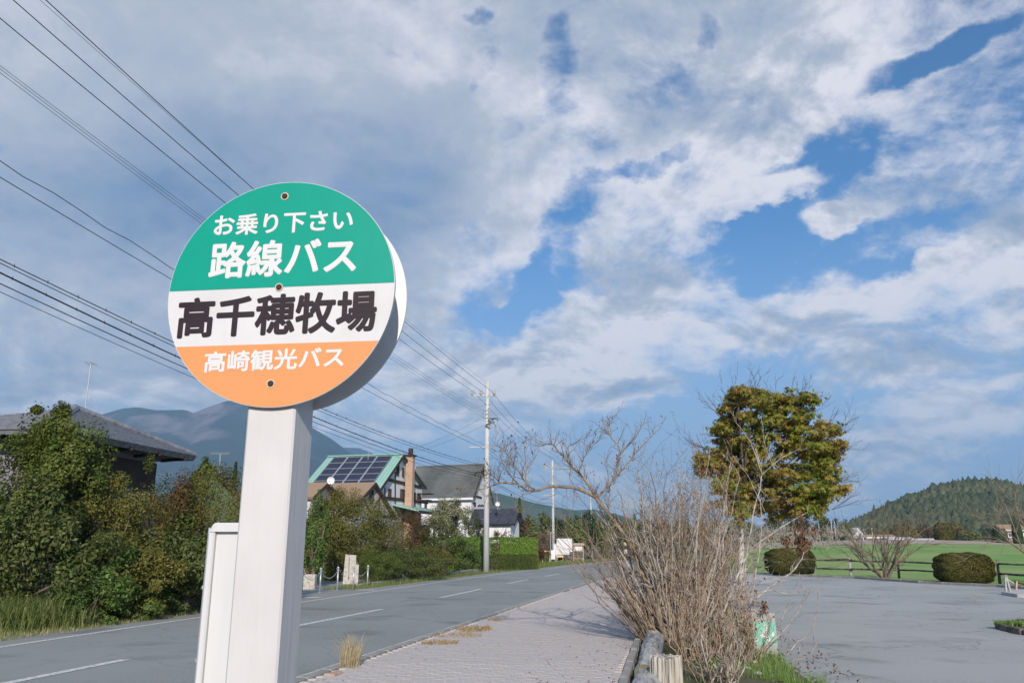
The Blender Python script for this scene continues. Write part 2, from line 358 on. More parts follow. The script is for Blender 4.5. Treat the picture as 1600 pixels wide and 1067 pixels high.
M['white_paint'] = mat('white_paint', (.655, .635, .64), (.61, .595, .605), 7, .5, .25, 22, stretch=(1, 1, .12), big=3.5, c3=(.57, .55, .555))
M['grey_white'] = mat('grey_white', (.66, .66, .67), (.58, .58, .60), 9, .5, .1, 22, stretch=(1, 1, .15))
M['alu'] = mat('aluminium', (.55, .57, .60), (.42, .44, .47), 12, .35, metal=.6)
M['sign_green'] = mat('sign_green', (.0, .30, .215), (.0, .315, .23), 14, .35, .02, 60, spec=.4)
M['sign_white'] = mat('sign_white', (.67, .655, .67), (.65, .635, .65), 14, .35, .02, 60)
M['sign_orange'] = mat('sign_orange', (.76, .31, .12), (.72, .295, .115), 16, .4, .02, 60)
M['letter_white'] = mat('letter_white', (.70, .69, .70), (.68, .67, .68), 20, .4)
M['letter_black'] = mat('letter_black', (.028, .018, .022), (.035, .022, .026), 20, .4)
M['rust'] = mat('rust', (.10, .04, .02), (.05, .03, .02), 120, .9)
M['stain'] = mat('rust_stain', (.55, .47, .42), (.60, .52, .47), 60, .8)
M['back_white'] = mat('sign_back_white', (.80, .79, .80), (.76, .755, .77), 9, .5)
M['bark'] = mat('bark', (.22, .175, .13), (.11, .085, .065), 14, .95, .6, 50, stretch=(1, 1, .25))
M['pale_bark'] = mat('pale_bark', (.30, .235, .175), (.12, .09, .07), 16, .9, .5, 60, stretch=(1, 1, .3))
M['grey_twig'] = mat('grey_twig', (.50, .45, .385), (.20, .165, .14), 9, .9)
M['tan_twig'] = mat('tan_twig', (.40, .30, .21), (.20, .14, .095), 9, .9)
M['dark_twig'] = mat('dark_twig', (.13, .10, .085), (.08, .06, .05), 9, .9)
M['white_bark'] = mat('white_bark', (.50, .47, .43), (.24, .21, .18), 8, .9, .3, 30, lo=.5, hi=.7)
M['log'] = mat('weathered_log', (.44, .43, .41), (.20, .19, .18), 7, .95, .9, 20, stretch=(1.6, .22, 1.6), lo=.45, hi=.62)
M['log_end'] = mat('log_end', (.20, .19, .12), (.12, .11, .075), 14, 1, .6)
M['stump'] = mat('weathered_post', (.50, .465, .41), (.20, .17, .14), 16, .95, 1.0, 40, stretch=(2.2, 2.2, .08), lo=.46, hi=.60)
M['brown_wood'] = mat('brown_wood', (.085, .055, .04), (.05, .035, .03), 5, .8, .2, stretch=(.3, .3, 4))
M['fence_wood'] = mat('fence_wood', (.10, .08, .065), (.20, .17, .14), 4, .9, lo=.45, hi=.6)
M['fence_pale'] = mat('pale_fence_post', (.45, .44, .42), (.30, .29, .27), 6, .9)
M['plaster'] = mat('white_plaster', (.74, .74, .75), (.68, .68, .70), 1.5, .9)
M['dull_plaster'] = mat('dull_plaster', (.62, .60, .57), (.52, .50, .48), 1.5, .9)
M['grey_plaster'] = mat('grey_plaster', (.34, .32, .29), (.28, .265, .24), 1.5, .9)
M['beam'] = mat('dark_beam', (.045, .030, .025), (.07, .05, .04), 4, .8)
M['tan_roof'] = mat('tan_shingle', (.36, .25, .165), (.27, .19, .13), 9, .95, .4, 30, big=.6, c3=(.31, .215, .145))
M['green_roof'] = mat('green_metal_roof', (.25, .45, .40), (.31, .49, .43), 3, .6)
M['grey_roof'] = mat('grey_slate_roof', (.115, .125, .125), (.07, .078, .08), 2.0, .75, stretch=(1, 1, 5), big=.3, c3=(.16, .165, .16))
M['blue_roof'] = mat('blue_black_tile', (.045, .05, .07), (.08, .085, .11), 3, .45, spec=.5)
M['tile_roof'] = mat('dark_clay_tile', (.13, .14, .165), (.24, .25, .28), 5, .45, .3, 30, spec=.5)
M['solar'] = mat('solar_cell', (.022, .026, .048), (.03, .036, .065), 3, .3, spec=.5)
M['chimney'] = mat('chimney_brick', (.52, .36, .27), (.40, .27, .20), 5, .9, .3, 20)
M['glass'] = mat('window_glass', (.05, .06, .07), (.09, .10, .12), 1, .12, spec=.6)
M['shade_wall'] = mat('shade_toned_wall', (.24, .23, .27), (.20, .19, .23), 1, .9)  # white house wall in shade: the shade is put into this darker colour
M['green_clad'] = mat('green_cladding', (.10, .14, .075), (.075, .11, .06), 3, .8, stretch=(1, 1, 6))
M['red_roof'] = mat('red_roof', (.50, .13, .12), (.42, .11, .10), 3, .7)
M['pole'] = mat('concrete_pole', (.56, .56, .56), (.47, .47, .48), 4, .85, .1, stretch=(1, 1, .2))
M['wire'] = mat('black_cable', (.016, .016, .02), (.02, .02, .024), 5, .7)
M['grey_wire'] = mat('grey_cable', (.10, .14, .20), (.12, .15, .21), 5, .7)
M['insulator'] = mat('insulator', (.06, .06, .07), (.7, .7, .72), 20, .3)
M['galv'] = mat('galvanised', (.55, .56, .58), (.45, .46, .48), 8, .4, metal=.5)
M['orange_thing'] = mat('orange_plastic', (.62, .17, .06), (.55, .15, .05), 4, .6)
M['yellow'] = mat('yellow_paint', (.72, .52, .22), (.62, .45, .20), 5, .6)
M['dish'] = mat('dish_white', (.78, .78, .78), (.74, .74, .75), 4, .5)
M['deadleaf'] = leafmat('dead_leaf', [(.13, .06, .035), (.20, .10, .055), (.09, .045, .03), (.27, .16, .09)], 3, tr=.2)
M['orangeleaf'] = leafmat('rusty_twig_leaf', [(.36, .16, .06), (.48, .24, .10), (.30, .18, .08)], 3, tr=.3)
M['maple'] = leafmat('maple_leaf', [(.10, .19, .022), (.18, .26, .03), (.30, .29, .05), (.13, .22, .025), (.44, .26, .07), (.20, .25, .035)], 1.1, (.50, .25, .09), tr=.38, tmix=.4)
M['holly'] = leafmat('evergreen_leaf', [(0.043, 0.075, 0.015), (0.093, 0.137, 0.025), (0.162, 0.199, 0.038), (0.063, 0.099, 0.018)], 1.2, (.19, .19, .035))
M['olive'] = leafmat('olive_leaf', [(0.082, 0.098, 0.021), (0.151, 0.157, 0.033), (0.220, 0.209, 0.052), (0.070, 0.082, 0.018)], .9, (.20, .17, .04))
M['russet'] = leafmat('russet_leaf', [(0.135, 0.058, 0.026), (0.094, 0.073, 0.026), (0.187, 0.094, 0.037), (0.083, 0.052, 0.021)], .9, (.14, .13, .03))
M['shrubgreen'] = leafmat('shrub_leaf', [(0.047, 0.104, 0.021), (0.093, 0.176, 0.036), (0.155, 0.239, 0.062), (0.062, 0.124, 0.031)], 1.5, (.17, .20, .05))
M['darkshrub'] = leafmat('dark_shrub_leaf', [(0.035, 0.058, 0.017), (0.069, 0.103, 0.023), (0.138, 0.161, 0.040), (0.184, 0.196, 0.081)], 1.5, (.07, .09, .02))
M['paleleaf'] = leafmat('pale_flower_leaf', [(.30, .30, .17), (.12, .17, .05), (.42, .38, .26), (.09, .13, .03)], 1.5)
M['hedge'] = leafmat('hedge_leaf', [(.13, .23, .03), (.19, .31, .045), (.25, .37, .06), (.10, .18, .025)], 2.0)
M['darkhedge'] = leafmat('box_hedge_leaf', [(0.060, 0.066, 0.014), (0.108, 0.102, 0.022), (0.144, 0.120, 0.026)], 2.0)
M['conifer'] = leafmat('conifer_leaf', [(.022, .045, .018), (.04, .07, .025), (.06, .085, .03)], .3, tr=.1)
M['cedar'] = leafmat('cedar_leaf', [(0.060, 0.102, 0.024), (0.108, 0.156, 0.036), (0.156, 0.180, 0.054)], .4, (.17, .17, .06), tr=.15)
M['forest'] = leafmat('forest_crown', [(.03, .048, .018), (.055, .075, .026), (.085, .10, .035), (.04, .06, .022)], .012, (.15, .135, .07), tr=.0, tmix=.55)
M['gold'] = leafmat('golden_leaf', [(.16, .12, .03), (.24, .16, .03), (.12, .11, .03)], .4, tr=.2)
M['grassblade'] = leafmat('grass_blade', [(.12, .17, .04), (.18, .24, .06), (.26, .27, .10), (.10, .15, .035)], 1.0, tr=.3)
M['drygrass'] = leafmat('dry_grass', [(.50, .40, .24), (.60, .50, .32), (.42, .32, .17)], 1.0, tr=.3)
M['orangegrass'] = leafmat('orange_dry_grass', [(.42, .26, .10), (.55, .40, .20), (.30, .20, .09), (.50, .33, .14)], 1.0, tr=.3)
M['lawnblade'] = leafmat('lawn_blade', [(.14, .25, .05), (.20, .32, .08), (.26, .34, .12)], 1.0, tr=.3)

def weather(m, size=55, dark=(.30, .27, .25)):
    """chips, specks and drips of age in the paint"""
    nt = m.node_tree; N = nt.nodes; L = nt.links; b = N['Principled BSDF']; src = b.inputs['Base Color'].links[0].from_socket; tc = N.new('ShaderNodeTexCoord')
    for kind, sc, st, lo, hi, amt in (('n', size, (1, 1, 1), .70, .76, .75), ('n', 26, (1.5, 1.5, .05), .60, .78, .30), ('n', 5, (1, 1, .6), .56, .74, .28)):
        mp = N.new('ShaderNodeMapping'); mp.inputs['Scale'].default_value = st; L.new(tc.outputs['Object'], mp.inputs[0]); n = N.new('ShaderNodeTexNoise'); L.new(mp.outputs[0], n.inputs['Vector']); n.inputs['Scale'].default_value = sc; n.inputs['Detail'].default_value = 7; n.inputs['Roughness'].default_value = .65
        r = N.new('ShaderNodeMapRange'); L.new(n.outputs['Fac'], r.inputs[0])
        for i, q in enumerate((lo, hi, 0, amt)): r.inputs[i+1].default_value = q
        mx = N.new('ShaderNodeMix'); mx.data_type = 'RGBA'; L.new(r.outputs[0], mx.inputs[0]); L.new(src, mx.inputs[6]); mx.inputs[7].default_value = (*dark, 1); src = mx.outputs[2]
    L.new(src, b.inputs['Base Color'])
weather(M['white_paint'], 60, (.36, .33, .31)); weather(M['grey_white'], 60, (.34, .32, .31)); weather(M['sign_orange'], 90, (.55, .30, .17)); weather(M['sign_white'], 90, (.46, .43, .42)); weather(M['plaster'], 3, (.45, .44, .43)); weather(M['dull_plaster'], 3, (.36, .34, .32))
# ------------------------------------------------------------------ terrain and roads
def spl(pts, y):
    ys = [p[1] for p in pts]; xs = [p[0] for p in pts]; return float(np.interp(y, ys, xs))
KERB = [(-5.1, -4), (-2.38, 9.5), (-1.10, 15.3), (1.45, 27), (4.30, 40), (7.4, 52), (12.5, 70), (22, 100), (36, 140)]
CEN = [(-8.3, -4), (-5.60, 9.5), (-4.15, 16.1), (-2.10, 25.4), (-.15, 35.4), (3.1, 50), (8.4, 70), (17.5, 100), (31, 140)]
LEFT = [(-11.0, -4), (-8.30, 9.5), (-7.75, 12.7), (-6.75, 18), (-5.35, 25.7), (-3.3, 36), (-.2, 50), (4.6, 70), (13.5, 100), (27, 140)]
def smoothline(pts, n=60, y0=-4, y1=140):
    ys = np.concatenate([np.linspace(y0, 60, n), np.linspace(62, y1, 18)])
    xs = np.interp(ys, [p[1] for p in pts], [p[0] for p in pts])
    for _ in range(6): xs[1:-1] = (xs[:-2]+xs[1:-1]*2+xs[2:])/4
    return list(zip(xs.tolist(), ys.tolist()))
KL, CL, LL = smoothline(KERB), smoothline(CEN), smoothline(LEFT)
def kx(y): return spl(KL, y)
def off(line, dx): return [(x+dx, y) for x, y in line]
# far ground
def ground_h(x, y):
    h = 0.0
    if y > 52 and x > 16:      # the pasture swells gently beyond the car park
        h += 2.6*min(1, (y-52)/75.)**1.3*math.exp(-((x-58)/38.)**2)
    if y > 200: h += (y-200)*.004
    return h
def grid(name, x0, x1, y0, y1, nx, ny, fn, m):
    xs = np.linspace(x0, x1, nx); ys = np.linspace(y0, y1, ny); vs = [(x, y, fn(x, y)) for y in ys for x in xs]
    b = MB(); b.add(vs, [(j*nx+i, j*nx+i+1, (j+1)*nx+i+1, (j+1)*nx+i) for j in range(ny-1) for i in range(nx-1)])
    return b.build(name, m, smooth=True)
g = grid('ground', -3500, 3500, -300, 5200, 120, 110, lambda x, y: -.25 if y < 260 else -.25+(y-260)*.002, M['grassland']); tag(g, kind='structure')
g = grid('garden_ground', -120, 8, -20, 130, 40, 50, lambda x, y: -.012, M['dirt']); tag(g, kind='structure')
g = grid('roadside_ground', 5, 140, -20, 180, 60, 90, lambda x, y: -.012+ground_h(x, y), M['dirt']); tag(g, kind='structure')
road = strip('road', off(LL, -.55), off(KL, -.02), .004, M['asphalt']); tag(road, kind='structure')
lay = strip('road_shoulder', [(x-1.15 if y < 24 else x-1.15-.0*y, y) for x, y in LL], off(LL, -.55), .002, M['concrete']); tag(lay, kind='structure')
def ribbon(name, line, w, y0, y1, z, m, parent=None):
    pts = [p for p in line if y0 < p[1] < y1]; pts = [(spl(line, y0), y0)]+pts+[(spl(line, y1), y1)]
    return strip(name, [(x-w/2, y) for x, y in pts], [(x+w/2, y) for x, y in pts], z, m, parent)
ribbon('edge_line', LL, .13, -4, 110, .009, M['paint'], road)
ribbon('edge_line', off(KL, -.13), .17, -4, 110, .009, M['paint'], road)
def cpx(x, y): return at(x, y).y
dash = [(3.0, 11.4), (15.3, 20.5), (25.2, 30.4), (35.2, 39.5), (44, 48.5), (53, 57.5), (62, 66.5), (72, 77), (82, 87)]
for a, b in dash: ribbon('centre_dash', CL, .15, a, b, .009, M['paint'], road)
# give way marks at the garden entrance
for px in ((472, 934, 495, 934), (553, 922, 583, 922)):
    a = at(px[0], px[1]); b = at(px[2], px[3]); mb = MB(); mb.add([(a.x, a.y, .009), (b.x, b.y, .009), (b.x+.1, b.y+.5, .009), (a.x+.1, a.y+.5, .009)], [(0, 1, 2, 3)]); mb.build('entrance_mark', M['paint'], road)
# garden entrance apron
ap = sheet('driveway', [tuple(at(*p)[:2]) for p in ((440, 952), (600, 915), (560, 897), (520, 893), (430, 905))], -.004, M['asphalt']); tag(ap, kind='structure')
# car park
lot = [(3.3, -6), (3.28, 9), (3.38, 10.3), (3.6, 11.4), (4.2, 13.5), (5.3, 20), (7.6, 33), (10.5, 45), (14.9, 49), (16.6, 44), (18.6, 36.5), (20.3, 30.0), (26, 22), (34, 10), (34, -6)]
lt = sheet('car_park', [(6.2, 33), (9.0, 45.5)]+lot[8:]+lot[:6], .004, M['lot_asphalt']); tag(lt, kind='structure')
far = sheet('side_road', [(7.9, 51.5), (7.4, 49), (9.0, 45.5), (10.5, 45), (14.9, 49), (21, 62), (40, 100), (24, 101), (13, 70)], .0, M['lot_asphalt']); tag(far, kind='structure')
apr = sheet('concrete_apron', [tuple(at(*p)[:2]) for p in ((1075, 912), (1190, 912), (1232, 907), (1205, 899), (1150, 896), (1080, 897))], .009, M['pale_concrete']); tag(apr, kind='structure')
for a, b in (((1227, 915), (1318, 925)), ((1245, 914), (1262, 914)), ((1300, 918), (1322, 917)), ((1350, 917), (1374, 917)), ((1290, 951), (1330, 955)), ((1535, 966), (1585, 974))):
    p, q = at(*a), at(*b); mb = MB(); mb.add([(p.x, p.y-.05, .008), (q.x, q.y-.05, .008), (q.x, q.y+.07, .008), (p.x, p.y+.07, .008)], [(0, 1, 2, 3)]); mb.build('worn_line', M['paint'], lt)
pst = grid('pasture', 5.5, 150, 30, 180, 90, 90, lambda x, y: (.02+ground_h(x, y)) if y > lotedge(x)+1 else -.05, M['lawn']) if False else None
def pasture():
    b = MB(); nx, ny = 80, 60; vs = []
    for j in range(ny):
        for i in range(nx):
            # near edge follows the car park kerb, far edge the sandy track
            e0 = np.interp(i/(nx-1), [0, .12, .2, .3, .42, .6, 1], [9, 15.1, 16.9, 18.9, 20.6, 27, 60]); y0 = np.interp(e0, [9, 15.1, 16.9, 18.9, 20.6, 27, 60], [60, 49.3, 44.3, 36.8, 30.3, 22.5, 10])
            e1 = np.interp(i/(nx-1), [0, .12, 1], [22, 34, 150]); y1 = 118-.10*(e1-34)
            t = j/(ny-1); x = e0+(e1-e0)*t; y = y0+(y1-y0)*t; vs.append((x, y, .03+ground_h(x, y)))
    b.add(vs, [(j*nx+i, j*nx+i+1, (j+1)*nx+i+1, (j+1)*nx+i) for j in range(ny-1) for i in range(nx-1)])
    return b.build('pasture', M['lawn'], smooth=True)
tag(pasture(), kind='structure')
def track():
    b = MB(); n = 60; vs = []
    for i in range(n):
        x = 24+i*(126/(n-1)); y = 118-.10*(x-34)
        if x < 34: y = 118-(34-x)*2.2
        vs += [(x, y-2.5, .05+ground_h(x, y-2.5)), (x+.5, y+6, .3+ground_h(x, y+6))]
    b.add(vs, [(2*i, 2*i+2, 2*i+3, 2*i+1) for i in range(n-1)]); return b.build('sandy_track', M['sand_path'])
tag(track(), kind='structure')

# kerb stones and pavement
pav_w = lambda y: 1.0
def rx(y): return float(np.interp(y, [-4, 9.5, 14, 18.9, 30, 42], [-1.4, 1.16, 2.0, 2.98, 5.0, 7.4]))
kb = strip('kerb', off([p for p in KL if p[1] < 46], 0), off([p for p in KL if p[1] < 46], .30), .03, M['joint']); tag(kb, kind='structure')
def along(y, dx): return Vector((kx(y)+dx, y, 0))
ky = 8.2
while ky < 45:
    a = along(ky, .085); b_ = along(ky+.585, .085); mb = MB()
    c = (a+b_)/2; t = (b_-a); ang = math.atan2(t.y, t.x)
    mb.box((0, 0, 0), (t.length, .13, .075+random.uniform(-.004, .006)), 0, .012)
    o = mb.build('kerb_stone', M['concrete'], kb); o.location = (c.x, c.y, .03+.012); o.rotation_euler = (random.uniform(-.01, .01), 0, ang+random.uniform(-.012, .012))
    ky += .60
gut = [p for p in KL if p[1] < 46]
pv = strip('pavement', off(gut, .17), [(rx(y)+.12, y) for x, y in gut], .062, M['joint']); tag(pv, kind='structure')
# pavers: soldier courses across the walk, running joints staggered
hd = math.atan2(25.8, 5.6)            # heading of the walk
ud = Vector((math.cos(hd), math.sin(hd), 0)); vd = Vector((ud.y, -ud.x, 0))
org = Vector((kx(9.0)+.30, 9.0, 0))
def paver_mesh(nm, m):
    b = MB(); b.box((0, 0, 0), (.197, .097, .03), 0, .004); return b.mesh(nm, m)
pms = [paver_mesh('paver', M['paver']), paver_mesh('paver', M['paver2'])]
rest = MB(); cnt = 0; rows = int(19/.1)
cand = []
for i in range(-6, rows):
    for j in range(-4, 26):
        p = org+ud*(i*.1)+vd*(j*.2+(.1 if i % 2 else 0)+.1)
        if p.x < kx(p.y)+.27 or p.x > rx(p.y)+.06 or p.y > 27: continue
        cand.append((p, i))
cand.sort(key=lambda q: q[0].y)
vis = [c for c in cand if c[0].y > 8.75 and c[0].x > -2.2]
near = set(id(c) for c in vis[:300])
for c in cand:
    p, i = c; dz = random.uniform(-.0012, .0012); tz = random.uniform(-.01, .01)
    if id(c) in near:
        o = link('paver', pms[random.random() < .35], pv); o.location = (p.x, p.y, .062+dz); o.rotation_euler = (random.uniform(-.005, .005), random.uniform(-.005, .005), hd-math.pi/2+tz)
    else:
        rest.mi = int(random.random() < .35)
        rest.box((p.x, p.y, .062+dz), (.197, .097, .03), hd-math.pi/2+tz)
o = rest.build('paver_courses', [M['paver'], M['paver2']], pv); o['kind'] = 'stuff'
# beyond, plain sheet of paving
fp = strip('pavement_far', [(kx(y)+.27, y) for y in (26.8, 32, 38, 45)], [(rx(y), y) for y in (26.8, 32, 38, 45)], .078, M['paver'], pv)
# ------------------------------------------------------------------ bus stop sign
PSI = R(7.0)
def bus_stop():
    root = empty('bus_stop_sign', (-.474, 1.62, 0), -PSI)
    tag(root, 'round green, white and orange bus stop sign on a white square post', 'bus stop sign')
    MW = root.matrix_world.copy()
    MW = Matrix.Translation(root.location) @ Matrix.Rotation(-PSI, 4, 'Z'); INV = MW.inverted()
    W = .100
    b = MB(); b.box((0, 0, 1.06), (W, W, 2.05), 0, .004); b.build('post', M['white_paint'], root)
    yf = -W/2-.007     # front disc plane in local space
    n_w = (MW.to_3x3() @ Vector((0, -1, 0)))
    def loc(px, py, y=yf):
        p = MW @ Vector((0, y, 0)); q = INV @ hit(px, py, p, n_w); return q.x, q.z
    cxl, czl = loc(440, 458.5)
    pts = [loc(440+176*math.cos(a), 458.5-174*math.sin(a)) for a in np.linspace(0, 2*math.pi, 24, endpoint=False)]
    cx = sum(p[0] for p in pts)/24; cz = sum(p[1] for p in pts)/24
    RR = sum(math.hypot(p[0]-cx, p[1]-cz) for p in pts)/24
    print('disc', cx, cz, RR)
    def disc_mesh(cx, cz, r, y0, y1, x_lo=None):
        b = MB(); k = 96; v = []
        for y in (y0, y1): v += [(cx+r*math.cos(2*math.pi*i/k), y, cz+r*math.sin(2*math.pi*i/k)) for i in range(k)]
        b.add(v, [tuple(range(k)), tuple(range(2*k-1, k-1, -1))]+[(i, i+k, (i+1) % k+k, (i+1) % k) for i in range(k)]); return b
    front = disc_mesh(cx, cz, RR, yf-.004, yf+.004).build('front_disc', M['sign_white'], root)
    # printed bands, thin sheets on the plate
    zg = loc(440, 449.5)[1]; zo = loc(440, 538.2)[1]
    def segment(z0, z1, name, m):
        r = RR-.0012; k = 80; pts = []
        for i in range(k+1):
            z = z0+(z1-z0)*i/k; pts.append((cx+math.sqrt(max(r*r-(z-cz)**2, 0)), z))
        for i in range(k, -1, -1):
            z = z0+(z1-z0)*i/k; pts.append((cx-math.sqrt(max(r*r-(z-cz)**2, 0)), z))
        b = MB(); b.add([(x, yf-.0046, z) for x, z in pts], [tuple(range(len(pts)))]); return b.build(name, m, front)
    # even spacing near the rim matters: use cosine spacing
    def cseg(t0, t1, name, m):
        r = RR-.0012; a = np.linspace(t0, t1, 120); pts = [(cx+r*math.cos(q), cz+r*math.sin(q)) for q in a]
        b = MB(); b.add([(x, yf-.0046, z) for x, z in pts], [tuple(range(len(pts)))]); return b.build(name, m, front)
    ag = math.asin((zg-cz)/RR); ao = math.asin((zo-cz)/RR)
    cseg(ag, math.pi-ag, 'green_band', M['sign_green']); cseg(math.pi-ao, 2*math.pi+ao, 'orange_band', M['sign_orange'])
    # lettering
    def text(s, x0, y0, x1, y1, m, bold, name='lettering', gap=1.0, wide=None, rot=0):
        cu = bpy.data.curves.new('lettering', 'FONT'); cu.body = s; cu.size = 1;  cu.space_character = gap; cu.resolution_u = 5
        t = bpy.data.objects.new('tmp_text', cu); COL.objects.link(t)
        dg = bpy.context.evaluated_depsgraph_get(); me = bpy.data.meshes.new_from_object(t.evaluated_get(dg), depsgraph=dg)
        bpy.data.objects.remove(t)
        n = len(me.vertices); co = np.zeros(n*3); me.vertices.foreach_get('co', co); co = co.reshape(-1, 3)
        mn, mx = co.min(0), co.max(0); u = (co[:, 0]-mn[0])/(mx[0]-mn[0]); v = (co[:, 1]-mn[1])/(mx[1]-mn[1])
        # the four corners of the row in sign coordinates
        a0 = loc(x0, (y0+y1)/2+rot); a1 = loc(x1, (y0+y1)/2-rot); zc = (a0[1]+a1[1])/2
        h = abs(loc((x0+x1)/2, y0)[1]-loc((x0+x1)/2, y1)[1])
        out = np.stack([a0[0]+(a1[0]-a0[0])*u, np.full(n, yf-.0054), a0[1]+(a1[1]-a0[1])*u+(v-.5)*h], 1)
        # the round brush: the glyph repeated round a small circle, each a hair behind the other
        fs = [tuple(p.vertices) for p in me.polygons]; bpy.data.meshes.remove(me); b = MB(); rb = bold*h; K = 12 if rb > .0008 else 6
        b.add(out, fs)
        for kk in range(K):
            q = out.copy(); a_ = 2*math.pi*kk/K; q[:, 0] += rb*math.cos(a_); q[:, 2] += rb*math.sin(a_); q[:, 1] += .00003*(kk+1); b.add(q, fs)
        return b.build(name, m, front)
    text('お乗り下さい', 337.5, 334, 552, 365, M['letter_white'], .029, gap=1.04, rot=5)
    text('路線バス', 331, 377, 557, 431, M['letter_white'], .030, gap=1.0, rot=5)
    text('高千穂牧場', 281, 462, 588, 522, M['letter_black'], .032, gap=1.0, rot=6.5)
    text('高崎観光バス', 322, 547, 538, 578, M['letter_white'], .032, gap=1.02, rot=4.5)
    for (px, py) in ((446.5, 308.5), (437.5, 450), (424.5, 600)):
        x, z = loc(px, py); b = MB(); b.cyl((x, yf-.0050, z), .0086, -.0006, 18, (0, 1, 0)); sb = MB()
        b.build('stain', M['stain'], front)
        sb.cyl((x, yf-.0056, z), .0064, -.0032, 18, (0, 1, 0), .0050); sb.build('bolt', M['rust'], front)
    # rear disc, the same plate on the back of the post, facing the other way
    bx, bz = cx, cz
    disc_mesh(bx-.002, bz+.006, RR*.99, W/2+.002, W/2+.007).build('rear_disc', M['back_white'], root)
    bk = MB(); bk.box((0, W/2+.010, cz+.1), (.08, .006, .03)); bk.box((0, W/2+.010, cz-.1), (.08, .006, .03)); pieces(bk, 'bracket', M['alu'], root)
    bk = MB(); bk.box((0, -W/2-.0012, cz+.1), (.08, .002, .03)); bk.box((0, -W/2-.0012, cz-.1), (.08, .002, .03)); pieces(bk, 'bracket', M['alu'], root)
    b = MB(); b.box((0, 0, cz+.0), (.094, .094, .36)); b.build('post_head', M['white_paint'], root)
    # timetable case fixed behind the left side of the post
    yt = .058
    p = MW @ Vector((0, yt, 0)); tl = INV @ hit(329, 815, p, n_w); zt = tl.z; xl = tl.x
    xr = .035; z0 = .62; cxp = (xl+xr)/2; wd = xr-xl
    case = MB(); case.box((cxp, yt+.020, (z0+zt)/2), (wd-.012, .030, zt-z0-.012)); c = case.build('timetable_case', M['grey_white'], root)
    fr = MB(); k = 6; rc = .012; prof = []
    for i in range(k+1):
        a = math.pi/2*i/k; prof.append((xl+rc-rc*math.cos(a), zt-rc+rc*math.sin(a)))
    outer = [(xl, z0)]+prof+[(xr, zt), (xr, z0)]
    inner = [(xl+.014, z0+.014), (xl+.014, zt-.020), (xr-.004, zt-.020), (xr-.004, z0+.014)]
    fr.box((xl+.007, yt+.0, (z0+zt)/2-.006), (.014, .012, zt-z0-.03), 0, .003)
    fr.box((cxp, yt+.0, zt-.011), (wd-.016, .012, .018), 0, .003)
    fr.box((cxp, yt+.0, z0+.01), (wd-.016, .012, .018), 0, .003)
    fr.tube([(xl+.007, yt, zt-.02), (xl+.011, yt, zt-.010), (xl+.02, yt, zt-.006)], .0065, 8)
    fr.build('case_frame', M['grey_white'], c)
    sl = MB(); sl.tube([(xl-.006, yt+.012, z0), (xl-.006, yt+.012, zt-.012)], .0035, 8); sl.tube([(xl-.006, yt+.032, z0), (xl-.006, yt+.032, zt-.012)], .0035, 8)
    sl.box((xl-.002, yt+.022, (z0+zt)/2-.006), (.003, .010, zt-z0-.03)); pieces(sl, 'side_rail', M['alu'], c)
    cl = MB()
    for zz in (zt-.13, zt-.27, zt-.42): cl.box((xl-.005, yt+.016, zz), (.014, .014, .008), 0, .002)
    pieces(cl, 'clip', M['galv'], c)
    return root
bus_stop()

# ------------------------------------------------------------------ utility poles and cables
def utility_pole(H=atd(759.5, 597, 50).z, label=None):
    r = empty('utility_pole', (0, 0, 0)); tag(r, label, 'utility pole', 'concrete utility poles along the road')
    b = MB(); b.tube([(0, 0, -.2), (0, 0, H*.5), (0, 0, H)], [.19, .155, .125], 14); b.build('shaft', M['pole'], r, True)
    b = MB(); b.beam((-1.05, 0, H-.85), (.35, 0, H-.85), .07, .07); b.build('crossarm', M['pole'], r)
    for x in (-.98, -.42, .42):
        i = MB(); zb = H-.86
        if x > 0: i.beam((.35, 0, zb-.05), (.46, 0, zb-.05), .05, .05)
        i.tube([(x, 0, zb), (x, 0, zb+.12), (x, 0, zb+.22), (x, 0, zb+.34)], [.05, .11, .07, .10], 8); i.build('insulator', M['insulator'], r, True)
    b = MB()
    for k in range(7): b.tube([(-.28 if k % 2 else .05, -.16, H-1.72-k*.12), (.30 if k % 2 else .18, -.18, H-1.72-k*.12)], .022, 5)
    pieces(b, 'bracket', M['insulator'], r)
    b = MB(); b.beam((-.05, -.15, H-2.5), (.62, -.15, H-2.75), .05, .06); b.tube([(.3, -.16, H-2.6), (.35, -.2, H-2.95), (.5, -.2, H-3.0), (.6, -.2, H-2.75)], .03, 6); b.build('cable_arm', M['insulator'], r)
    b = MB(); b.beam((-1.1, -.1, H-4.15), (.55, -.1, H-4.15), .05, .05); b.build('lower_arm', M['pole'], r)
    b = MB()
    for k in range(14): b.tube([(.19*(-1)**k, 0, 1.8+k*.45), (.33*(-1)**k, 0, 1.8+k*.45)], .012, 4)
    pieces(b, 'step_bolt', M['galv'], r)
    b = MB(); b.tube([(0, 0, H-1.5), (0, 0, H-1.4)], .15, 12); b.tube([(0, 0, H-2.9), (0, 0, H-2.8)], .16, 12); b.tube([(0, 0, H-5.6), (0, 0, H-5.5)], .175, 12); pieces(b, 'band', M['galv'], r)
    return r
P1 = atd(759.5, 892, 50); P1.z = 0
P2 = atd(865, 873, 97); P2.z = 0
P3 = atd(925, 870, 143); P3.z = 0
P0 = Vector((P1.x-(P2.x-P1.x)*.95-5.2, 2.5, 0))
p1 = utility_pole(label='tall pale concrete utility pole nearest along the road, in front of the clipped hedge'); p1.location = P1; p1.rotation_euler = (0, 0, R(-4))
lab = ['pale utility pole further down the road beside the white billboard', 'distant utility pole beyond the billboard, left of the red roofed building', 'utility pole beside the near roadside shrubs, carrying the cables overhead']
for l_, p in zip(lab, (P2, P3, P0)):
    q = copy_tree(p1); q.location = p; q['label'] = l_
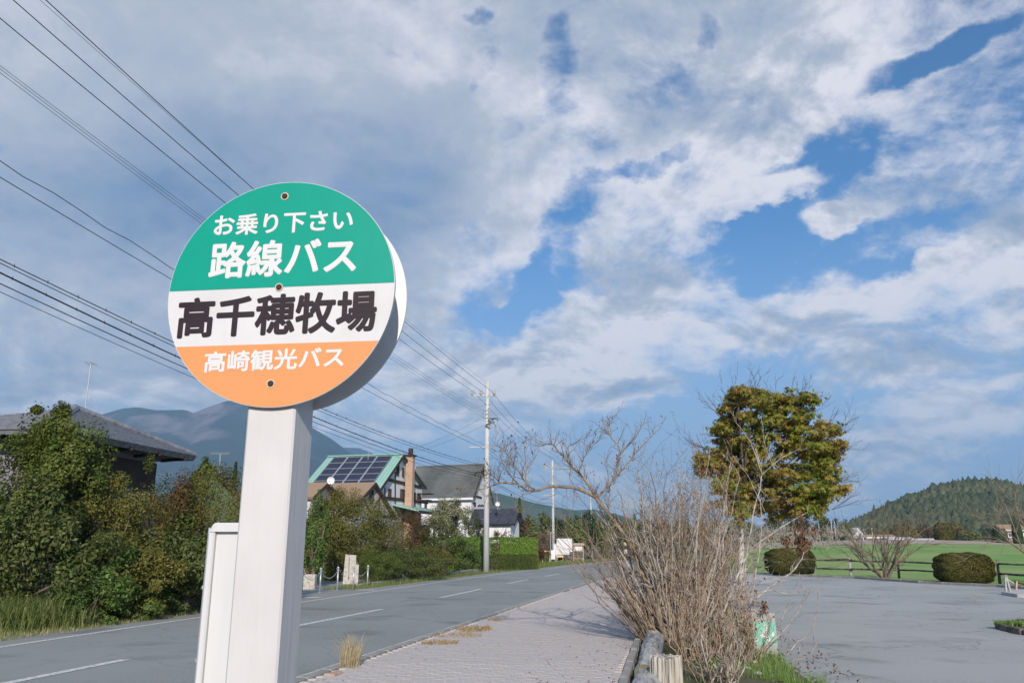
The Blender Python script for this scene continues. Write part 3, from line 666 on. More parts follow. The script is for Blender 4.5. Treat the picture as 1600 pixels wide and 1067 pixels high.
P4 = Vector((P3.x+7, 190, 0))
def wire(pts, rad, m, label, group='overhead cables strung between the utility poles', twist=0):
    o = MB().tube(pts, rad, 5).build('overhead_cable', m); tag(o, label, 'cable', group); return o
def span(a, b, sag, n=24):
    return [a+(b-a)*(i/n)-Vector((0, 0, 4*sag*(i/n)*(1-i/n))) for i in range(n+1)]
pn = Vector((P1.y-P0.y, -(P1.x-P0.x), 0)).normalized()
L1 = (P0-P1).length
wires = [ # edge pixel, pole pixel, sag, radius, colour, label
 ((71, 0), (768, 611), .55, .011, 'wire', 'upper black power cable meeting the sign at its top, rightmost of the three'),
 ((20, 0), (754.5, 613), .55, .011, 'wire', 'upper black power cable in the middle of the three above the sign'),
 ((0, 29), (741, 613), .55, .011, 'wire', 'upper black power cable leftmost of the three above the sign'),
 ((118, 50), (763, 600), .50, .005, 'grey_wire', 'thin bluish wire running just above the upper power cables'),
 ((0, 103), (756, 642), .6, .006, 'grey_wire', 'thin wire of the close set of three, topmost'),
 ((0, 108), (756, 647), .6, .006, 'grey_wire', 'thin wire of the close set of three, middle one'),
 ((0, 114), (756, 652), .6, .006, 'grey_wire', 'thin wire of the close set of three, lowest'),
 ((0, 251), (755, 694), .55, .009, 'wire', 'wavy black cable entering at mid left, upper of the two'),
 ((0, 277), (755, 700), .55, .009, 'wire', 'smooth black cable entering at mid left, lower of the two'),
 ((0, 405), (757, 727), .85, .011, 'wire', 'lashed communication cable, topmost of the low bundle behind the sign'),
 ((0, 411), (757, 730), .9, .009, 'wire', 'thin messenger wire close under the topmost low cable'),
 ((0, 426), (757, 742), .9, .017, 'wire', 'thick black cable of the low bundle, heaviest of all'),
 ((0, 443), (757, 745), .9, .011, 'wire', 'black cable directly under the thick one of the low bundle'),
 ((0, 456), (757, 750), .9, .007, 'wire', 'thin lowest cable of the bundle passing left of the post'),
]
next_px = {0: (870, 713), 1: (864, 715), 2: (858, 713), 3: None, 4: (865, 742), 5: None, 6: (865, 745), 7: (863, 760), 8: (863, 763), 9: (864, 780), 10: None, 11: (864, 786), 12: (864, 790), 13: None}
for i, (e, a, sag, rad, m, lb) in enumerate(wires):
    A = atd(a[0], a[1], P1.y-.1); pp = hit(e[0], e[1], Vector((A.x, A.y, 0)), pn)
    t = (Vector((pp.x, pp.y, 0))-Vector((A.x, A.y, 0))).length/L1
    zt = pp.z+4*sag*t*(1-t); B = A+(pp-A)/t; B.z = A.z+(zt-A.z)/t
    pts = span(A, B, sag, 30)
    if i == 7:
        pts = [p+Vector((0, 0, .035*math.sin(k*2.1))) for k, p in enumerate(span(A, B, sag, 60))]
    wire(pts, rad, M[m], lb)
    if next_px[i]:
        C_ = atd(next_px[i][0], next_px[i][1], P2.y-.1); s2 = span(A, C_, .55, 16)
        wire(s2, rad, M[m], lb.split(',')[0]+', next span beyond the near pole' if ',' in lb else ' '.join(lb.split()[:9])+', next span beyond the near pole')
        D_ = C_+(P3-P2); wire(span(C_, D_, .5, 12), rad*1.2, M[m], 'far cable between the two distant utility poles over the road')
        wire(span(D_, D_+Vector((9, 46, 0)), .5, 8), rad*1.2, M[m], 'farthest cable leaving the last utility pole over the treetops')
    if i in (9, 11):   # spiral hangers on the lashed cables
        b = MB()
        for k in range(4, 52):
            q = pts[0]+(pts[-1]-pts[0])*(k/56); tt = k/56; q = q-Vector((0, 0, 4*sag*tt*(1-tt))); b.tube([q+Vector((0, 0, -.03)), q+Vector((0, 0, .05))], .008, 4)
        o = b.build('cable_hanger', M['wire']); o.parent = None
        tag(o, kind='stuff')
# service drops to the houses
for (a, b_, s_, lb) in (((752, 653), (640, 702), .2, 'thin service wire running from the pole top toward the grey roofed house'), ((757, 664), (620, 712), .25, 'thin service wire running from the pole toward the green roofed house')):
    A = atd(a[0], a[1], P1.y); B = atd(b_[0], b_[1], 64); wire(span(A, B, s_, 12), .008, M['grey_wire'], lb, 'service wires to the houses')
def loops(px, py, D):
    b = MB()
    for k in range(5):
        c = atd(px+random.uniform(-6, 6), py+random.uniform(-4, 6), D); r = random.uniform(.12, .3)
        b.tube([c+Vector((r*math.cos(a), 0, r*.7*math.sin(a))) for a in np.linspace(0, random.uniform(3, 6), 10)], .02, 4)
    return b
o = loops(768, 660, 49.8).build('cable_coil', M['wire']); tag(o, 'coiled slack of black cable hanging from the nearest utility pole', 'cable coil')
o = loops(750, 741, 49.5).build('cable_coil', M['wire']); tag(o, 'small coil of black cable on the low bundle left of the pole', 'cable coil')

# ------------------------------------------------------------------ houses
def seg2(p, q): return Vector((q[0]-p[0], q[1]-p[1], 0))
class House:
    """gabled house: gable plane through E1 with away direction n, ridge direction u (towards the left end)"""
    def __init__(s, name, label, E1px, D, phi, R1px, B1px, R0px, wall, roofm, over=.45, group=None, thick=.16, endgable=True):
        s.u = Vector((-math.cos(phi), math.sin(phi), 0)); s.n = Vector((math.sin(phi), math.cos(phi), 0))
        s.E1 = atd(E1px[0], E1px[1], D); s.gn = -s.u
        s.R1 = hit(R1px[0], R1px[1], s.E1, s.gn)
        s.B1 = hit(B1px[0], B1px[1], s.E1, s.gn)
        # the ridge's left end lies on the vertical plane of the ridge
        r0 = hit(R0px[0], R0px[1], s.R1, s.n); s.L = max((r0-s.R1).dot(s.u), 2)
        s.root = empty(name, (s.E1.x, s.E1.y, 0)); tag(s.root, label, 'house', group or 'houses along the left of the road')
        s.o = Vector(s.root.location)
        U = s.u*s.L
        rf = MB()
        rf.slab([p-s.o for p in (s.E1, s.R1, s.R1+U, s.E1+U)], thick); rf.slab([p-s.o for p in (s.B1, s.B1+U, s.R1+U, s.R1)], thick)
        s.roof = rf.build('roof', roofm, s.root)
        # barge boards
        bb = MB()
        for p, q in ((s.E1, s.R1), (s.R1, s.B1)):
            d = s.gn*.03; bb.beam(p-s.o+d-Vector((0, 0, .12)), q-s.o+d-Vector((0, 0, .12)), .05, .22)
        bb.build('barge_board', M['beam'], s.roof)
        # walls, set in from the eaves
        w = over; s.g0 = s.E1+s.u*w; sl1 = (s.R1.z-s.E1.z)/max((s.R1-s.E1).dot(s.n), .1); sl2 = (s.R1.z-s.B1.z)/max((s.B1-s.R1).dot(s.n), .1)
        a = s.E1+s.u*w+s.n*w; a.z = s.E1.z+sl1*w-thick*1.2; c = s.B1+s.u*w-s.n*w; c.z = s.B1.z+sl2*w-thick*1.2; r = s.R1+s.u*w-Vector((0, 0, thick*1.3))
        UL = s.u*(s.L-2*w); wl = MB(); pts = []
        for base in (Vector(), UL):
            pts += [Vector((a.x, a.y, -.1))+base, a+base, r+base, c+base, Vector((c.x, c.y, -.1))+base]
        wl.add([p-s.o for p in pts], [(0, 1, 2, 3, 4), (9, 8, 7, 6, 5), (0, 5, 6, 1), (3, 8, 9, 4), (1, 6, 7, 2), (2, 7, 8, 3)])
        s.wall = wl.build('wall', wall, s.root); s.wallmat = wall
        s.fa = a; s.fc = c; s.frontp = s.E1+s.n*w
    def gp(s, px, py, out=.03):      # a point on the gable wall
        return hit(px, py, s.g0, s.gn)+s.gn*out-s.o
    def fp(s, px, py, out=.03):      # a point on the front (eaves side) wall
        return hit(px, py, s.fa, s.n)-s.n*out-s.o
    def beam(s, p, q, w=.16, f='g', name='timber', m=None):
        P_, Q = (s.gp(*p), s.gp(*q)) if f == 'g' else (s.fp(*p), s.fp(*q))
        nn = s.gn if f == 'g' else -s.n; b = MB(); b.beam(P_, Q, .06, w, nn.cross((Q-P_).normalized())); return b.build(name, m or M['beam'], s.wall)
    def window(s, x0, y0, x1, y1, f='g', frame=None, glass=None):
        F = s.gp if f == 'g' else s.fp; nn = s.gn if f == 'g' else -s.n
        a = F((x0+x1)/2, y0, .02); b_ = F((x0+x1)/2, y1, .02); l = F(x0, (y0+y1)/2, .02); r_ = F(x1, (y0+y1)/2, .02)
        c = (a+b_)/2; c.x = (l.x+r_.x)/2; c.y = (l.y+r_.y)/2; hx = (r_-l); hx.z = 0; hx = hx/2; hz = Vector((0, 0, (a.z-b_.z)/2))
        fr = MB(); t = .07
        for p, q in ((c-hx-hz, c+hx-hz), (c-hx+hz, c+hx+hz), (c-hx-hz, c-hx+hz), (c+hx-hz, c+hx+hz), (c-hz, c+hz)): fr.beam(p+nn*.03, q+nn*.03, t, t)
        o = fr.build('window', frame or M['beam'], s.wall); g = MB(); g.add([c-hx-hz+nn*.012, c+hx-hz+nn*.012, c+hx+hz+nn*.012, c-hx+hz+nn*.012], [(0, 1, 2, 3)]); g.build('pane', glass or M['glass'], o); return o
def sat_dish(px, py, D, r, label, foot=1.0):
    c = atd(px, py, D); e = empty('satellite_dish', (c.x, c.y, c.z-foot)); tag(e, label, 'satellite dish', 'white satellite dishes on the roofs')
    b = MB(); k = 20; vs = [(0, .08, 0)]; rings = 4
    for i in range(1, rings+1):
        q = r*i/rings; vs += [(q*math.cos(2*math.pi*j/k), .08-.10*(i/rings)**2, q*math.sin(2*math.pi*j/k)) for j in range(k)]
    fs = [(0, 1+j, 1+(j+1) % k) for j in range(k)]+[(1+i*k+j, 1+(i+1)*k+j, 1+(i+1)*k+(j+1) % k, 1+i*k+(j+1) % k) for i in range(rings-1) for j in range(k)]
    b.add([(x, y, z+foot) for x, y, z in vs], fs); b.build('reflector', M['dish'], e, True)
    b = MB(); b.tube([(0, .1, 0), (0, .1, foot)], .03, 6); b.tube([(0, .1, foot*.4), (.2, .25, 0)], .02, 5); b.build('mast', M['galv'], e)
    b = MB(); b.tube([(0, -.02, foot-r), (0, -.3, foot-r*.3)], .012, 4); b.box((0, -.32, foot-r*.25), (.05, .08, .05)); b.build('feed_arm', M['galv'], e)
    return e
def antenna(px0, py0, px1, py1, D, w, label, z_base=None, n=7, tilt=0):
    a = atd(px0, py0, D); b_ = atd(px1, py1, D); e = empty('tv_antenna', a); tag(e, label, 'antenna', 'television antennas on the roofs')
    b = MB(); b.tube([Vector((0, 0, 0)), b_-a], .022, 6); b.build('mast', M['galv'], e)
    top = b_-a; b = MB(); b.tube([top+Vector((-w/2, 0, 0)), top+Vector((w/2, 0, 0))], .018, 5); b.build('boom', M['galv'], e)
    b = MB()
    for k in range(n):
        x = -w/2+w*k/(n-1); b.tube([top+Vector((x, -.25, 0)), top+Vector((x, .25, 0))], .009, 4); b.tube([top+Vector((x, 0, -.04)), top+Vector((x, 0, .1))], .009, 4)
    pieces(b, 'element', M['galv'], e, per=2); return e

# green metal roof with the solar panels
h4 = House('half_timbered_house', 'two storey half timbered white house under a green metal roof with solar panels', (594, 763.5), 60, R(15), (630.5, 710), (666, 761.5), (513, 714.5), M['plaster'], M['green_roof'], over=.28)
def roof_pt(H, s, t, out=.02):    # s along the ridge from the gable, t up the slope
    p = H.E1+H.u*(H.L*s)+(H.R1-H.E1)*t
    nr = (H.R1-H.E1).cross(H.u).normalized(); nr = nr if nr.z > 0 else -nr
    return p+nr*out-H.o, nr
ncol, nrow = 4, 5; s0, s1, t0, t1 = .12, .90, .05, .94
for i in range(ncol):
    for j in range(nrow):
        a = s0+(s1-s0)*i/ncol; b_ = s0+(s1-s0)*(i+1)/ncol; c = t0+(t1-t0)*j/nrow; d = t0+(t1-t0)*(j+1)/nrow
        P_, nr = roof_pt(h4, a+.006, c+.006, .10); Q = roof_pt(h4, b_-.006, c+.006, .10)[0]; R_ = roof_pt(h4, b_-.006, d-.006, .10)[0]; S = roof_pt(h4, a+.006, d-.006, .10)[0]
        b = MB(); b.slab([P_, Q, R_, S], .05); b.build('solar_panel', M['solar'], h4.roof)
        b = MB()
        for p, q in ((P_, Q), (Q, R_), (R_, S), (S, P_)): b.beam(p+nr*.005, q+nr*.005, .022, .02, nr)
        fr = b
        fr.build('panel_frame', M['galv'], h4.roof)
for i in range(1, ncol):
    a = s0+(s1-s0)*i/ncol; b = MB(); b.beam(roof_pt(h4, a, t0, .10)[0], roof_pt(h4, a, t1, .10)[0], .12, .05, nr); b.build('mounting_rail', M['galv'], h4.roof)
b = MB(); b.beam(h4.R1-h4.o+Vector((0, 0, .05)), h4.R1+h4.u*h4.L-h4.o+Vector((0, 0, .05)), .3, .08); b.build('ridge_cap', M['green_roof'], h4.roof)
b = MB()
for k in range(26):
    s_ = k/25; b.beam(roof_pt(h4, s_, 0, .025)[0], roof_pt(h4, s_, 1, .025)[0], .035, .04, nr)
pieces(b, 'roof_seam', M['green_roof'], h4.roof)
for p, q, w in (((602, 748), (657, 761), .24), ((595, 777), (668, 785), .24), ((617, 737), (617, 795), .13), ((601, 761), (601, 775), .10), ((635, 752), (635, 785), .1), ((648, 782), (648, 800), .1)):
    h4.beam(p, q, w)
for r_ in ((619.5, 727, 622.5, 742), (628, 731, 630, 744), (606, 764, 610, 776), (625, 765, 633, 780), (646, 770, 648.5, 783), (651, 771, 656, 785)): h4.window(*r_)
c0 = h4.gp(633.5, 715, 0); b = MB(); zt = c0.z+.10
b.box((c0.x+h4.gn.x*.45, c0.y+h4.gn.y*.45, (zt-.1)/2), (.60, .54, zt+.1), -R(15), .03); ch = b.build('chimney', M['chimney'], h4.root)
b = MB(); b.box((c0.x+h4.gn.x*.45, c0.y+h4.gn.y*.45, zt+.06), (.78, .80, .12), -R(15), .02); b.box((c0.x+h4.gn.x*.45, c0.y+h4.gn.y*.45, zt+.4), (.3, .3, .5), -R(15)); b.build('chimney_pot', M['beam'], ch)
# lean-to and lower storey in grey
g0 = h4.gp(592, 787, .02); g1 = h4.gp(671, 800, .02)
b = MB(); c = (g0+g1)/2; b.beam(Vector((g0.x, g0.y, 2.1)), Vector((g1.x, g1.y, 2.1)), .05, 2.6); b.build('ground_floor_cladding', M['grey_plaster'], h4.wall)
pa, pb = h4.gp(613, 797, 0), h4.gp(665, 803, 0); zz = pa.z; ga = h4.gn*2.2
b = MB(); b.slab([Vector((pa.x, pa.y, zz+.5)), Vector((pb.x, pb.y, zz+.5)), Vector((pb.x, pb.y, zz))+ga, Vector((pa.x, pa.y, zz))+ga], .12); por = b.build('porch_roof', M['green_roof'], h4.root)
b = MB()
b.beam(Vector((pa.x, pa.y, zz-.14))+ga, Vector((pb.x, pb.y, zz-.14))+ga, .15, .22)
for q in (.05, .55, .95):
    p = pa+(pb-pa)*q+ga*.92; b.beam(Vector((p.x, p.y, 0)), Vector((p.x, p.y, zz-.1)), .18, .18)
pieces(b, 'porch_beam', M['beam'], por)
# balcony at the far corner
pc = h4.gp(655, 782, .05); b = MB(); b.box((pc.x+h4.gn.x*.45, pc.y+h4.gn.y*.45, pc.z), (.9, 1.2, .12), -R(15)); b.box((pc.x+h4.gn.x*.6, pc.y+h4.gn.y*.6, pc.z+.55), (.9, 1.2, .08), -R(15)); pieces(b, 'balcony_slab', M['beam'], h4.wall)
antenna(575, 718, 577, 694, 61, .5, 'thin television antenna on the ridge of the green roof', n=4)

# tan shingle house in front
h3 = House('tan_roofed_house', 'low house with tan shingle roof and half timbered gable behind bushes', (553, 791), 50, R(15), (587, 753), (619, 808), (480, 751), M['dull_plaster'], M['tan_roof'], over=.2)
for p, q, w in (((568, 779), (578, 800), .10), ((593, 777), (580, 800), .10), ((564, 783), (564, 800), .08), ((592, 780), (592, 799), .08), ((597, 806), (612, 806), .1)): h3.beam(p, q, w)
h3.window(577, 765, 582, 785)
h3b = House('house_wing', 'small wing with tan shingle roof left of the satellite dish', (489, 776), 49, R(15), (513, 753), (530, 775), (452, 752), M['dull_plaster'], M['tan_roof'], over=.3)
sat_dish(517, 750.5, 48.5, .22*1.05, 'white satellite dish on the tan shingle roof', .35)

# grey roofed white house
h5 = House('grey_roofed_house', 'white two storey house with a large dark grey slate roof', (739.5, 777), 76, R(20), (757, 724), (771, 787), (651, 727.5), M['plaster'], M['grey_roof'], over=.35, thick=.22)
for p, q, w in (((743, 775), (752, 777.5), .18),): h5.beam(p, q, w)
b = MB(); b.beam(h5.E1-h5.o+Vector((0, 0, -.1)), h5.E1+h5.u*h5.L-h5.o+Vector((0, 0, -.1)), .14, .2); b.build('gutter', M['plaster'], h5.roof)
b = MB()
for k in range(1, 17):
    t_ = k/17; nr5 = roof_pt(h5, 0, t_)[1]; b.beam(roof_pt(h5, 0.005, t_, .012)[0], roof_pt(h5, .995, t_, .012)[0], .10, .03, nr5)
pieces(b, 'slate_course', M['grey_roof'], h5.roof)
h5.window(740, 785, 742.5, 790)
for r_ in ((664, 785, 667, 797), (708, 782, 718, 788)): h5.window(*r_, f='f')
# wrought lettering squiggle on the gable
q = [h5.gp(746+i*1.15, 789+1.1*math.sin(i*1.9)+(.8 if i % 3 == 0 else 0), .06) for i in range(9)]; b = MB(); b.tube(q, .05, 5); b.build('wall_emblem', M['beam'], h5.wall)

# low house with dark blue tiles
h6 = House('dark_tiled_house', 'low white house with blue black tiled roof behind the utility pole', (803, 818), 66, R(15), (811, 794.5), (820, 820), (742, 795), M['plaster'], M['blue_roof'], over=.4)
b = MB()
for k in range(30):
    s_ = k/29; nr6 = roof_pt(h6, 0, 0)[1]; b.beam(roof_pt(h6, s_, 0, .03)[0], roof_pt(h6, s_, 1, .03)[0], .07, .06, nr6)
pieces(b, 'tile_rib', M['blue_roof'], h6.roof)
sat_dish(777.5, 787, 66, .19*1.0, 'white satellite dish above the dark tiled roof beside the pole', .45)
antenna(776.5, 795, 776.5, 770, 66.4, .55, 'thin television antenna beside the dish on the dark tiled roof', n=4)

# left house with dark clay tiles (hipped)
def hip_house():
    ze = 4.5
    a = at(306, 714, ze); b0 = at(139, 681, ze); u = (b0-a).normalized(); n = Vector((-abs(u.y), abs(u.x), 0))
    L = 7.0; W_ = 7.5; d = a+u*L; c = a+n*W_; e = d+n*W_
    r0 = a+u*3.5+n*2.1; r0.z = 5.60; r1 = r0+n*.5
    root = empty('tiled_roof_house', (a.x, a.y, 0)); o = Vector(root.location); tag(root, 'single storey house with dark clay tiled hip roof behind the left shrubs', 'house', 'houses along the left of the road')
    b = MB(); b.slab([p-o for p in (a, d, r0)], .14); b.slab([p-o for p in (a, r0, r1, c)], .14); b.slab([p-o for p in (d, r0, r1, e)], .14); b.slab([p-o for p in (c, r1, e)], .14); roof = b.build('roof', M['tile_roof'], root)
    # tile courses stepped up the front slope and the hip end
    def courses(p, q, s_, t_, k):
        for i in range(k):
            f0 = i/k; A = p+(s_-p)*f0; B = q+(t_-q)*f0; nr = (q-p).cross(s_-p).normalized(); nr = nr if nr.z > 0 else -nr
            w = ((s_-p).length)/k
            m_ = MB(); m_.beam(A-o+nr*.035, B-o+nr*.035, .07, .07, nr); yield m_
    for i, m_ in enumerate(courses(a, d, r0, r0+Vector((.001, 0, 0)), 20)): m_.build('tile_course', M['tile_roof'], roof)
    for i, m_ in enumerate(courses(d, e, r0, r1, 20)): m_.build('tile_course', M['tile_roof'], roof)
    b = MB(); b.tube([a-o+Vector((0, 0, .05)), r0-o+Vector((0, 0, .08))], .11, 6); b.tube([d-o+Vector((0, 0, .05)), r0-o+Vector((0, 0, .08))], .11, 6); b.tube([r0-o+Vector((0, 0, .08)), r1-o+Vector((0, 0, .08))], .13, 6); pieces(b, 'ridge_tile', M['tile_roof'], roof)
    b = MB(); i_ = .9; w0, w1, w2, w3 = a+u*i_+n*i_, d-u*i_+n*i_, e-u*i_-n*i_, c+u*i_-n*i_
    b.prism([(p-o)[:2] for p in (w0, w1, w2, w3)], -.1, ze-.14); wall = b.build('wall', M['shade_wall'], root)
    b = MB(); b.beam(w0-o+Vector((0, 0, -.75))-n*.03, w1-o+Vector((0, 0, -.75))-n*.03, .05, .9); b.build('wall_band', M['beam'], wall)
    for k in range(2):
        p = w0+u*(.8+k*2.2)-n*.04; q = p+u*1.3; b = MB(); b.slab([p-o+Vector((0, 0, -2.6)), q-o+Vector((0, 0, -2.6)), q-o+Vector((0, 0, -1.3)), p-o+Vector((0, 0, -1.3))], .04); b.build('window', M['glass'], wall)
    for k in range(5):
        b = MB(); p = a+u*(.6+k*1.45)-n*.02; b.beam(p-o-Vector((0, 0, .12)), p-o+u*.05+n*.9-Vector((0, 0, .18)), .06, .1); b.build('rafter', M['beam'], roof)
hip_house()
antenna(132, 645, 142, 568, 26, .16, 'tall thin whip antenna rising from the dark tiled roof', n=2)
antenna(343, 740, 344, 709, 40, .85, 'flat television antenna on a mast above the green clad house', n=8)
# green clad small gable house
h2 = House('green_clad_house', 'small green clad gabled house glimpsed left of the sign post', (300, 737), 42, R(70), (331, 729), (392, 790), (285, 729), M['green_clad'], M['beam'], over=.2)
M['lowhedge'] = leafmat('low_hedge_leaf', [(.07, .11, .018), (.11, .15, .025), (.15, .18, .035)], 2.0)
# ------------------------------------------------------------------ far relief
def ridge_mesh(name, crest, D, depth, m, base=-1.0, rough=10, nx=160, ny=26, sc=1.0):
    """crest: photo pixels of the skyline, standing at distance D"""
    px = np.array([c[0] for c in crest]); py = np.array([c[1] for c in crest])
    xs = np.linspace(px.min(), px.max(), nx); ys = np.interp(xs, px, py); P_ = [atd(float(x), float(y), D) for x, y in zip(xs, ys)]
    rr = np.random.default_rng(int(D)); b = MB(); vs = []
    ph = rr.uniform(0, 6.28, 8)
    def wob(x, t): return sum(math.sin(x*k*.004*sc+ph[i]+t*k*.9)/k for i, k in enumerate((1, 2.3, 3.7, 6.1, 9.7, 17.)))
    for j in range(ny):
        t = j/(ny-1)
        for p in P_:
            hgt = (p.z-base); s = 1-t; prof = s**1.25; z = base+hgt*prof+rough*wob(p.x, t*6)*math.sin(math.pi*min(t*1.3, 1))*s*1.4
            vs.append((p.x*(1-t*depth/D), p.y-depth*t, z))
    b.add(vs, [((j+1)*nx+i, (j+1)*nx+i+1, j*nx+i+1, j*nx+i) for j in range(ny-1) for i in range(nx-1)])
    # back side
    vs2 = [(p.x, p.y, p.z) for p in P_]+[(p.x*1.15, p.y+depth*.8, base) for p in P_]
    b.add(vs2, [(i, i+1, i+1+nx, i+nx) for i in range(nx-1)])
    o = b.build(name, m, smooth=True); return o
def mountain_mat():
    m = mat('mountain', (.02, .035, .03), (.035, .05, .035), .004, 1, bump=0, detail=8, big=0); nt = m.node_tree; N = nt.nodes; L = nt.links; b = N['Principled BSDF']
    src = b.inputs['Base Color'].links[0].from_socket
    g = N.new('ShaderNodeNewGeometry'); sep = N.new('ShaderNodeSeparateXYZ'); L.new(g.outputs['Position'], sep.inputs[0])
    n = N.new('ShaderNodeTexNoise'); L.new(g.outputs['Position'], n.inputs['Vector']); n.inputs['Scale'].default_value = .0075; n.inputs['Detail'].default_value = 9
    # bare volcanic ground on the upper slopes of the left shoulder
    def blob(cx, cz, rx, rz):
        a = N.new('ShaderNodeMath'); a.operation = 'SUBTRACT'; L.new(sep.outputs[0], a.inputs[0]); a.inputs[1].default_value = cx
        a2 = N.new('ShaderNodeMath'); a2.operation = 'DIVIDE'; L.new(a.outputs[0], a2.inputs[0]); a2.inputs[1].default_value = rx
        a3 = N.new('ShaderNodeMath'); a3.operation = 'POWER'; L.new(a2.outputs[0], a3.inputs[0]); a3.inputs[1].default_value = 2
        c = N.new('ShaderNodeMath'); c.operation = 'SUBTRACT'; L.new(sep.outputs[2], c.inputs[0]); c.inputs[1].default_value = cz
        c2 = N.new('ShaderNodeMath'); c2.operation = 'DIVIDE'; L.new(c.outputs[0], c2.inputs[0]); c2.inputs[1].default_value = rz
        c3 = N.new('ShaderNodeMath'); c3.operation = 'POWER'; L.new(c2.outputs[0], c3.inputs[0]); c3.inputs[1].default_value = 2
        s = N.new('ShaderNodeMath'); s.operation = 'ADD'; L.new(a3.outputs[0], s.inputs[0]); L.new(c3.outputs[0], s.inputs[1])
        mr = N.new('ShaderNodeMapRange'); L.new(s.outputs[0], mr.inputs[0]); mr.inputs[1].default_value = 1.3; mr.inputs[2].default_value = 0; mr.inputs[3].default_value = 0; mr.inputs[4].default_value = 1; return mr.outputs[0]
    p1_, p2_, p3_ = atd(245, 655, 2900), atd(318, 680, 2800), atd(330, 640, 3000)
    acc = blob(p1_.x, p1_.z, 250, 52)
    for q, rx_, rz_ in ((p2_, 120, 40), (p3_, 120, 34)):
        mx = N.new('ShaderNodeMath'); mx.operation = 'MAXIMUM'; L.new(acc, mx.inputs[0]); L.new(blob(q.x, q.z, rx_, rz_), mx.inputs[1]); acc = mx.outputs[0]
    ad = N.new('ShaderNodeMath'); ad.operation = 'MULTIPLY_ADD'; L.new(n.outputs['Fac'], ad.inputs[0]); ad.inputs[1].default_value = 4.2; ad.inputs[2].default_value = -2.1
    sm = N.new('ShaderNodeMath'); sm.operation = 'ADD'; L.new(acc, sm.inputs[0]); L.new(ad.outputs[0], sm.inputs[1])
    mr = N.new('ShaderNodeMapRange'); L.new(sm.outputs[0], mr.inputs[0]); mr.inputs[1].default_value = .35; mr.inputs[2].default_value = 1.05
    mx = N.new('ShaderNodeMix'); mx.data_type = 'RGBA'; L.new(mr.outputs[0], mx.inputs[0]); L.new(src, mx.inputs[6]); mx.inputs[7].default_value = (.15, .125, .135, 1)
    L.new(mx.outputs[2], b.inputs['Base Color']); return m
M['mountain'] = mountain_mat()
M['hill'] = mat('wooded_hill', (.035, .065, .035), (.07, .10, .05), .02, 1, detail=8, big=.006, c3=(.09, .10, .055))
mt = ridge_mesh('mountain', [(-420, 760), (-200, 720), (-60, 690), (60, 662), (157, 648), (192, 638), (214, 636), (246, 641), (290, 640), (302, 645), (330, 634), (358, 625), (387, 632), (430, 640), (488, 668), (520, 687), (545, 706), (575, 722), (640, 752), (740, 790), (900, 840)], 3000, 1100, M['mountain'], rough=16); tag(mt, kind='structure')
mt2 = ridge_mesh('mountain', [(420, 720), (500, 705), (539, 699), (562, 700), (585, 709), (620, 730), (700, 756), (770, 775), (900, 800)], 4100, 700, M['mountain'], rough=10); tag(mt2, kind='structure')
hl = ridge_mesh('hill', [(560, 800), (640, 790), (700, 778), (770, 768), (800, 776), (830, 784), (868, 792), (900, 797), (925, 795), (946, 799), (975, 806), (1010, 815), (1060, 822), (1150, 830), (1300, 838), (1500, 845), (1700, 845)], 1500, 350, M['hill'], rough=5, sc=2); tag(hl, kind='structure')

# ------------------------------------------------------------------ plants
def crown(root, name, c, ell, n, size, m, clumps=30, spread=.26, hollow=.5, shape='kite', aspect=.5, box=False):
    p, nr, cc = crown_pts(n, ell, clumps, spread, hollow, box=box)
    p = p+np.array(c); keep = p[:, 2] > .02; me = leaf_mesh(name, p[keep], nr[keep], size, m, shape, aspect)
    return link(name, me, root), cc+np.array(c)
def bough_mesh(cc, base, trunk_h, r0, m, name='trunk', root=None, k=6, wob=.12):
    b = MB(); top = Vector((base[0], base[1], trunk_h)); pts = [Vector(base), Vector(base)*.5+top*.5+Vector((random.uniform(-wob, wob), random.uniform(-wob, wob), 0))*.5, top]
    b.tube(pts, [r0, r0*.8, r0*.62], 8)
    for q in cc[:k]:
        q = Vector(q); mid = top*.45+q*.55+Vector((0, 0, -.12*abs(q.z-top.z))); b.tube([top-Vector((0, 0, .1)), mid, q], [r0*.5, r0*.3, r0*.08], 5)
    return b.build(name, m, root, True)
def bush(px, py, w, h, m, label, D=None, n=6000, size=.06, cat='shrub', name='shrub', clumps=34, box=False, group=None, spread=.28, hollow=.5, core=True, depth=1.0, trunk=None, bark=None, shape='kite', aspect=.5):
    """px,py = foot of the shrub in the photograph, w,h its size there"""
    g = at(px, py) if D is None else atd(px, 856+CAM_H*FPX/D, D)
    D = g.y; sx = w/FPX*D/2; hz = h/FPX*D
    if D is not None: foot = g
    root = empty(name, (g.x, g.y, 0)); tag(root, label, cat, group)
    if trunk:      # crown lifted on a stem: trunk = bottom of crown in px above foot
        zc0 = trunk/FPX*D; c = (0, 0, (zc0+hz)/2); e = (sx, sx*depth, (hz-zc0)/2)
    else: c = (0, 0, hz*.48); e = (sx, sx*depth, hz*.54)
    o, cc = crown(root, 'foliage', c, e, n, size, m, clumps, spread, hollow, shape, aspect, box)
    order = cc[np.argsort(RNG.random(len(cc)))]
    bough_mesh(order, (0, 0, 0), max(c[2]-e[2]*.5, .15), max(.018, min(.16, hz*.028))*(.3 if n < 1500 else 1), bark or M['bark'], 'stem' if not trunk else 'trunk', root, 8)
    return root

